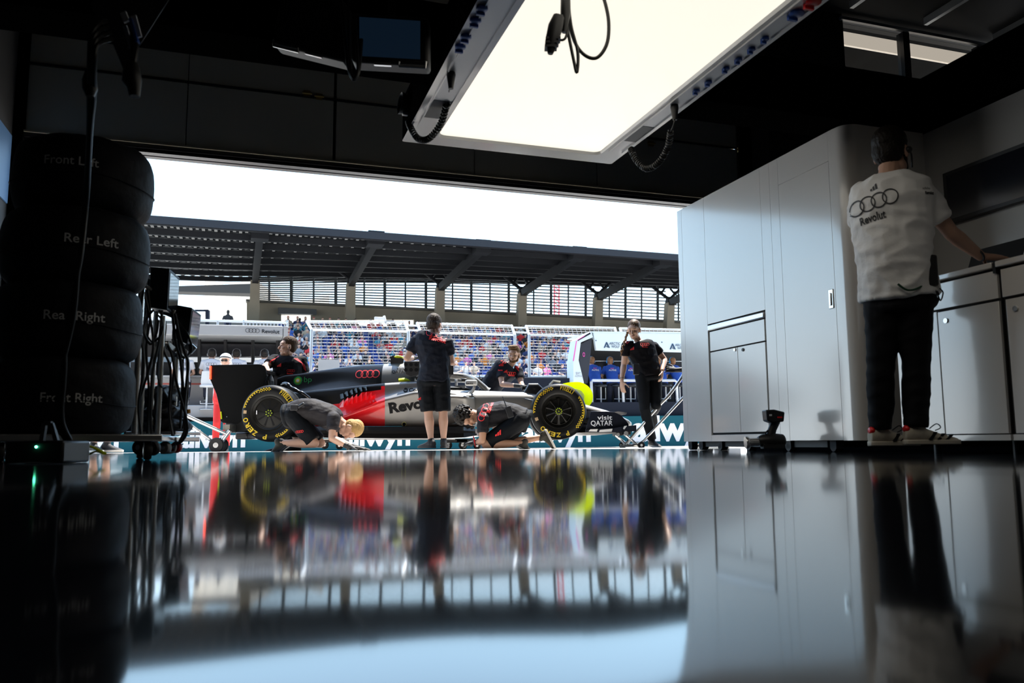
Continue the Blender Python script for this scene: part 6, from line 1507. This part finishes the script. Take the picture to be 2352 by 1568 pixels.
mb = MB(); mb.tube(spline([P(400, 1005, 4.9), P(404, 1025, 4.9), P(398, 1038, 4.9), P(370, 1040, 4.9)], 5), .006, 8); mb.build('white_lead', WPRINT, mt)
# dark bundles of jackets on the lower shelf
JKT = mat('dark_jacket', (.016, .015, .019), .45, bump=.1, bscale=40)
for i, (x, y, rx, rz, lab) in enumerate(((372, 912, .10, .055, 'topmost dark padded bundle on the monitor trolley shelf'), (376, 950, .11, .05, 'middle dark padded bundle on the monitor trolley shelf'), (386, 980, .12, .04, 'lowest dark padded bundle on the monitor trolley shelf'))):
    mb = MB(); c = P(x, y, 5.15); mb.ball(c, (rx, .22, rz)); mb.ball(c + V((.05, -.05, .01)), (rx * .7, .16, rz * .9))
    tag(remesh(mb, .012, 1, .018, (18, 14, 22), i).build('padded_bundle', JKT, smooth=80), lab, 'bundle', 'bundles on the trolley')
mb = MB(); mb.box(P(378, 995, 5.15), (.30, .40, .02)); mb.build('shelf', CHR, mt, bevel=.004)
mb = MB(); mb.box(P(330, 960, 5.3), (.16, .2, .30)); tag(mb.build('equipment_case', mat('grey_blue_case', (.10, .11, .14), .5), bevel=.01), 'grey blue case standing behind the chrome poles', 'case')

# ---------------------------------------------------------------- floor clutter beside the stack
fb = thing('power_box', P(110, 1058, 3.45), 'dark power box with a small green light on the floor by the stack', 'power box')
mb = MB(); c = P(112, 1032, 3.5); mb.box(V((c.x, c.y, .047)), (.24, .22, .092)); mb.build('box_body', mat('dark_box', (.012, .012, .014), .4), fb, bevel=.01)
mb = MB(); mb.ball(P(83, 1026, 3.385), .005, n=8, m=6); mb.build('indicator_light', mat('green_led', (.1, .9, .5), .4, emit=(.1, 1, .5), es=12), fb)
mb = MB()
for s in (0, 1): mb.bar(P(103 + s * 16, 972, 3.6), P(97 + s * 33, 1012, 3.6), .018)
mb.bar(P(103, 972, 3.6), P(119, 972, 3.6), .018); tag(mb.build('floor_bracket', mat('grey_bracket', (.09, .09, .10), .5)), 'dark grey angled bracket standing on the power box', 'bracket')
mb = MB(); mb.lathe([(.018, 0), (.020, .012), (.014, .04), (.014, .05)], PZ(34, 1058, 0.003), ZV, 14); tag(mb.build('levelling_foot', STEEL), 'small metal levelling foot on the floor at the left edge', 'foot')
mb = MB(); mb.box(P(20, 1012, 4.3), (.11, .1, .03)); tag(mb.build('floor_tray', WHITE, bevel=.004), 'white tray edge low at the left picture edge', 'tray')
mb = MB(); ns = spline([P(166, 1019, 3.75), P(195, 1022, 3.72), P(216, 1028, 3.7), P(240, 1041, 3.66)], 6); wd = [.006 + .006 * i / len(ns) for i in range(len(ns))]
mb.tube(ns, wd, 8, flat=.5); tag(mb.build('neon_strap', NEON), 'neon yellow strap lying on the floor below the tyre stack', 'strap')
mb = MB(); mb.tube(spline([P(205, 1043, 3.7), P(222, 1036, 3.68), P(238, 1042, 3.66)], 4), .008, 8, flat=.5); tag(mb.build('neon_strap', NEON), 'short loose end of the neon yellow strap on the floor', 'strap')

# ---------------------------------------------------------------- cables and power rail hanging at upper left
pr_ = thing('power_rail', P(290, 40, 2.95), 'dark hanging power rail with white socket strips at upper left', 'power rail')
mb = MB(); mb.prism([P(205, 12, 3.0), P(250, 78, 2.95), P(283, 158, 2.9), P(312, 118, 2.92), P(368, 30, 3.0)], V((.02, .05, .10))); mb.build('rail_housing', mat('dark_slate', (.035, .035, .045), .5), pr_)
mb = MB(); mb.bar(P(283, 29, 2.84), P(291, 50, 2.84), .022, .01); mb.bar(P(306, 37, 2.84), P(319, 86, 2.84), .022, .01); mb.bar(P(299, 112, 2.84), P(304, 103, 2.84), .012, .01); mb.bar(P(287, 60, 2.85), P(301, 104, 2.85), .014, .01); mb.build('socket_strip', WPRINT, pr_)
mb = MB(); mb.bar(P(301, 44, 2.835), P(316, 98, 2.835), .010, .02); mb.build('socket_row', BLUE, pr_)
cb_ = thing('cable_bundle', P(205, 290, 2.82), 'bundle of black cables hanging from the power rail down past the tyre stack', 'cable bundle')
for k in range(4):
    pts = [P(245 + k * 4, 48 + k * 14, 2.9), P(225 + k * 2, 56 + k * 14, 2.82), P(208 + k * 4, 85 + k * 9, 2.8), P(205 + k * 4, 150, 2.82), P(204 + k * 4, 230, 2.95), P(203 + k * 2, 300, 3.1), P(195 + k * 2, 450, 3.42), P(182 + k, 600, 3.40), P(170 - k * 5, 730, 3.40), P(140 + k * 3, 860, 3.42), P(128 + k * 5, 960, 3.45), P(150 + k * 4, 1010, 3.5)]
    mb = MB(); mb.tube(spline(pts, 6), .008, 8); mb.build('cable', CABLE, cb_)
mb = MB(); mb.tube([P(206, 165, 2.9), P(206, 185, 2.9), P(207, 205, 2.9), P(207, 222, 2.9)], [.016, .026, .026, .014], 10); mb.build('cable_joint', CABLE, cb_)
hc = thing('hanging_connector', P(306, 215, 2.82), 'black hanging plug connector below the power rail at upper left', 'connector')
mb = MB(); mb.tube(spline([P(308, 85, 2.85), P(312, 110, 2.83), P(308, 140, 2.82), P(306, 160, 2.82)], 5), .010, 8); mb.tube(spline([P(302, 60, 2.85), P(304, 110, 2.83), P(302, 150, 2.82)], 5), .008, 8); mb.build('cable', CABLE, hc)
mb = MB(); mb.tube([P(304, 145, 2.82), P(303, 165, 2.82), P(303, 185, 2.82), P(308, 200, 2.82), P(309, 222, 2.82)], [.020, .030, .034, .024, .018], 12); mb.build('connector_body', BLACK, hc)

# ================================================================ pit wall crews (seen from behind)
def LJ(o, r, f, **kw): return {k_: o + r * v[0] + f * v[1] + ZV * v[2] for k_, v in kw.items()}
CW = mat('white_crew_shirt', (.55, .56, .60), .8); CBL = mat('blue_crew_shirt', (.012, .075, .42), .75); NVY = mat('navy_trousers', (.012, .016, .035), .8)
GPR = mat('grey_crew_print', (.16, .17, .22), .6)
def crew(o, shirt, legm, hair, band, txt, lab, group, lean):
    J = LJ(o, GX, GY, pel=(0, 0, 0), mid=(0, .03 + lean * .3, .20), che=(0, .06 + lean * .8, .41), nk=(0, .09 + lean, .54), hd=(0, .13 + lean * 1.1, .67), sl=(-.19, .06 + lean * .8, .45), sr=(.19, .06 + lean * .8, .45), el=(-.26, .16 + lean, .20), er=(.26, .16 + lean, .20), wl=(-.16, .40 + lean, .16), wr=(.16, .40 + lean, .16),
           hl=(-.09, .02, 0), hr=(.09, .02, 0), kl=(-.13, .40, .0) if lean < .1 else (-.10, .03, -.42), kr=(.13, .40, .0) if lean < .1 else (.10, .03, -.42), al=(-.12, .36, -.42) if lean < .1 else (-.10, 0, -.84), ar=(.12, .36, -.42) if lean < .1 else (.10, 0, -.84))
    t, sb, q, fr = person('person', lab, J, GY, shirt=shirt, legs='trousers', legm=legm, hair='short', hairm=hair, gloves=False, voxel=.016, simple=True, eyes=False, group=group, seed=21, shoes=(SHOEB, SOLEW))
    s, f, u = fr
    mb = MB()
    for sx in (-1, 1): mb.ball(q(sx * .088, -.005, -.01), (.022, .04, .045), (s, f, u), 10, 7)
    mb.tube(spline([q(-.085, 0, .02), q(-.07, .0, .10), q(0, .0, .135), q(.07, .0, .10), q(.085, 0, .02)], 5), .011, 6); mb.build('headset', band, t)
    for fn, m_ in txt: decal(t, 'back_lettering', m_, lambda m: fn(m, o + GY * (-.1 + lean * .6)), sb, GY, .006, .04)
    return t
wt = [(lambda m, o: (rings4(m, o + ZV * .40, .038, .008, GX, ZV), m.text('Revolut', o + ZV * .26, GX, ZV, .09, bold=.03, align='CENTER', width=.22)), GPR)]
bt = [(lambda m, o: m.text('ALPINE', o + ZV * .36, GX, ZV, .07, bold=.02, align='CENTER', width=.24), WPRINT), (lambda m, o: m.text('BWT', o + ZV * .42, GX, ZV, .05, bold=.03, align='CENTER', width=.11), PINK)]
S0 = [(418, 'crew member in white shirt on the stool behind the monitor trolley'), (484, 'crew member in white shirt with headset left of the helmeted marshal'), (541, 'crew member in white shirt with headset right of the helmeted marshal'), (606, 'crew member in white shirt behind the man looking left')]
c0_ = None
for x, lab in S0:
    p = PG(x, 873, 22.15)
    if c0_ is None: c0_ = crew(p, CW, NVY, HDARK, mat('grey_headset', (.2, .2, .21), .5), wt, lab, 'crew seated at the grey stand', 0.0); base0 = V(c0_.location); d0 = base0 - p
    else: dup(c0_, None, p + d0, label=lab)
S1 = [(1369, .8, 'crew member in blue shirt nearest the pale side frame'), (1408, .8, 'second crew member in blue shirt from the pale side frame'), (1452, .8, 'crew member in blue shirt mostly hidden by the walking woman'), (1520, .8, 'crew member in blue shirt between the walking woman and the gloved hand'), (1560, .8, 'crew member in blue shirt at the white wall edge')]
c1_ = None
for i, (x, _, lab) in enumerate(S1):
    p = PG(x, 879, 22.45)
    if c1_ is None: c1_ = crew(p, CBL, NVY, mat('ginger_hair', (.22, .10, .04), .6), mat('blue_headset', (.02, .25, .60), .4), bt, lab, 'crew at the pale blue stand', .16); d1 = V(c1_.location) - p
    else: dup(c1_, None, p + d1, rz=(-1) ** i * .18, label=lab)

# ================================================================ spectators
def spect_mesh(seed, cap=False):
    rr = random.Random(seed); mb = MB(); F = -GY
    def p(a, b, c): return GX * a + F * b + ZV * c
    w = rr.uniform(.95, 1.1); arm = seed % 3
    mb.loft([[p(math.cos(t) * a * w, math.sin(t) * b + o, z) for t in [2 * math.pi * j / 10 for j in range(10)]] for z, a, b, o in ((-.02, .17, .13, 0), (.2, .16, .11, .02), (.42, .20, .12, .02), (.50, .14, .09, .02), (.56, .06, .06, .03))])
    mb.rcone(p(0, .03, .50), p(0, .05, .62), .06, .055, 8); mb.ball(p(0, .06, .70), (.085, .10, .12), WB, 10, 8)
    for sx in (-1, 1):
        e = p(sx * .27, .12, .24); h = p(sx * .10, .34, .16) if arm == 0 else p(sx * .16, .30, .05) if arm == 1 else p(sx * .06, .20, .52)
        mb.rcone(p(sx * .20, .02, .44), e, .058, .048, 8); mb.rcone(e, h, .045, .036, 8)
        k = p(sx * .13, .45, .02); mb.rcone(p(sx * .09, 0, .02), k, .09, .07, 8); mb.rcone(k, p(sx * .12, .42, -.40), .062, .05, 8); mb.rcone(p(sx * .12, .40, -.41), p(sx * .12, .54, -.42), .045, .04, 8)
    o = remesh(mb, .032, 1)
    o.m = []
    for f in o.f:
        c = sum((o.v[i] for i in f), V()) / len(f); a, b, z = c.dot(GX), c.dot(F), c.z
        if z > .57: m = 3 if (z > .735 or b < .03) else 0
        elif z < .10 and b > .10 or z < .02: m = 2 if z > -.36 else 3
        elif b > .19 or (abs(a) > .24 and z < .30): m = 0
        else: m = 1
        o.m.append(m)
    return o
SPC = {n: mat('crowd_' + n, c, .85) for n, c in dict(navy=(.02, .03, .09), black=(.015, .015, .017), white=(.62, .62, .62), red=(.55, .03, .03), orange=(.70, .22, .03), grey=(.20, .21, .23), pink=(.75, .18, .40), teal=(.04, .22, .30), blue=(.05, .12, .40), beige=(.42, .34, .25)).items()}
CAPS = [mat('crowd_hair', (.03, .02, .015), .7), mat('crowd_cap', (.4, .4, .4), .7), mat('crowd_fair_hair', (.12, .07, .035), .7), mat('crowd_navy_cap', (.02, .025, .06), .7), mat('crowd_red_cap', (.35, .03, .03), .7)]
protos = [spect_mesh(k).mesh('spectator_%d' % k, [SKIN, SPC['navy'], mat('crowd_trousers', (.03, .035, .06), .85), CAPS[0]], 60) for k in range(3)]
names_ = ['navy'] * 5 + ['black'] * 6 + ['white'] * 5 + ['red'] * 3 + ['orange'] + ['grey'] * 4 + ['pink'] + ['teal'] * 2 + ['blue'] * 4 + ['beige'] * 2
rr = random.Random(11); slots = []
for r in range(NR):
    y = 43.0 + r * .95; z0 = 3.3 + r * .335
    xa = gc(PG(655, 800, y))[0]; xb = gc(PG(1330, 800, y))[0]
    n = int((xb - xa) / .52)
    for k in range(n):
        if rr.random() < .80 and not (8 < (k % 19) < 10): slots.append((r, xa + k * .52 + .22 + rr.uniform(-.06, .06), y + .55, z0 + .43))
cnt = 0; stuffmb = MB(); stuff_src = spect_mesh(1)
mats5 = [SKIN] + list(SPC.values()) + [mat('crowd_trousers', (0, 0, 0)), CAPS[0]]
keys = list(SPC.keys())
for (r, x, y, z) in slots:
    nm = rr.choice(names_); pz = G(x, y, z); a = rr.uniform(-.5, .5)
    if cnt < 300:
        me = protos[rr.randrange(3)]; o = bpy.data.objects.new('person', me); COL.objects.link(o); o.location = pz; o.rotation_euler = (0, 0, a)
        o.material_slots[1].link = 'OBJECT'; o.material_slots[1].material = SPC[nm]
        o.material_slots[3].link = 'OBJECT'; o.material_slots[3].material = rr.choice(CAPS[:1] * 5 + CAPS[1:] + CAPS[2:4])
        tag(o, 'seated spectator in a %s shirt in the crowd behind the debris fence' % nm, 'person', 'spectators in %s shirts' % nm); cnt += 1
    else:
        off = len(stuffmb.v); M3 = Matrix.Rotation(a, 3, 'Z'); stuffmb.v += [M3 @ v + pz for v in stuff_src.v]
        stuffmb.f += [tuple(i + off for i in f) for f in stuff_src.f]; stuffmb.m += [{0: 0, 1: 1 + keys.index(nm), 2: 11, 3: 12}[m] for m in stuff_src.m]
o = stuffmb.build('crowd', mats5, smooth=60); tag(o, 'upper rows of seated spectators under the grandstand roof', 'crowd', kind='stuff')
# a few onlookers on the upper walkway, their silhouette shade painted in black
for i, (x, y, yg, lab) in enumerate(((523, 745, 48, 'dark figure standing on the walkway above the grey stand'), (688, 757, 57, 'left of two dark heads in the bright exit opening'), (701, 759, 57, 'right of two dark heads in the bright exit opening'), (902, 758, 57, 'dark figure standing before the right exit opening'))):
    o = bpy.data.objects.new('person', protos[i % 3]); COL.objects.link(o); o.location = PG(x, y, yg) - ZV * (.0 if i == 0 else 0); o.material_slots[0].link = 'OBJECT'; o.material_slots[0].material = SPC['black'] if i < 3 else SKIN; o.material_slots[1].link = 'OBJECT'; o.material_slots[1].material = SPC['black']
    tag(o, lab, 'person', 'onlookers on the walkway')
# ================================================================ daylight
w = bpy.data.worlds.new('sky'); SC.world = w; w.use_nodes = True
nt = w.node_tree; bg = nt.nodes['Background']
tc = nt.nodes.new('ShaderNodeTexCoord'); sp = nt.nodes.new('ShaderNodeSeparateXYZ'); rp = nt.nodes.new('ShaderNodeValToRGB')
nt.links.new(tc.outputs['Generated'], sp.inputs[0]); nt.links.new(sp.outputs['Z'], rp.inputs[0]); nt.links.new(rp.outputs['Color'], bg.inputs['Color'])
e = rp.color_ramp.elements
e[0].position = 0.0; e[0].color = (0.90, 0.97, 1.0, 1); e[1].position = 0.9; e[1].color = (0.34, 0.50, 0.80, 1)
k = e.new(0.22); k.color = (0.50, 0.77, 1.0, 1)
k = e.new(0.40); k.color = (0.44, 0.66, 0.95, 1)
bg.inputs['Strength'].default_value = SKY
sd = bpy.data.lights.new('sun', 'SUN'); so = bpy.data.objects.new('sun', sd); COL.objects.link(so)
sd.energy = SUN; sd.angle = math.radians(0.6); sd.color = (1.0, 0.95, 0.86)
so.location = (0, 20, 30)
so.rotation_euler = (-SUN_DIR).to_track_quat('-Z', 'Y').to_euler()
SC.view_settings.view_transform = 'Standard'; SC.view_settings.look = 'None'; SC.view_settings.gamma = 1.0
SC.view_settings.use_curve_mapping = False; SC.view_settings.exposure = EXPO
SC.cycles.max_bounces = 7; SC.cycles.diffuse_bounces = 4; SC.cycles.glossy_bounces = 4; SC.cycles.transparent_max_bounces = 8
SC.cycles.caustics_reflective = False; SC.cycles.caustics_refractive = False
SC.cycles.sample_clamp_indirect = 8.0
SC.cycles.use_denoising = True
bpy.data.scenes.remove(TMP)
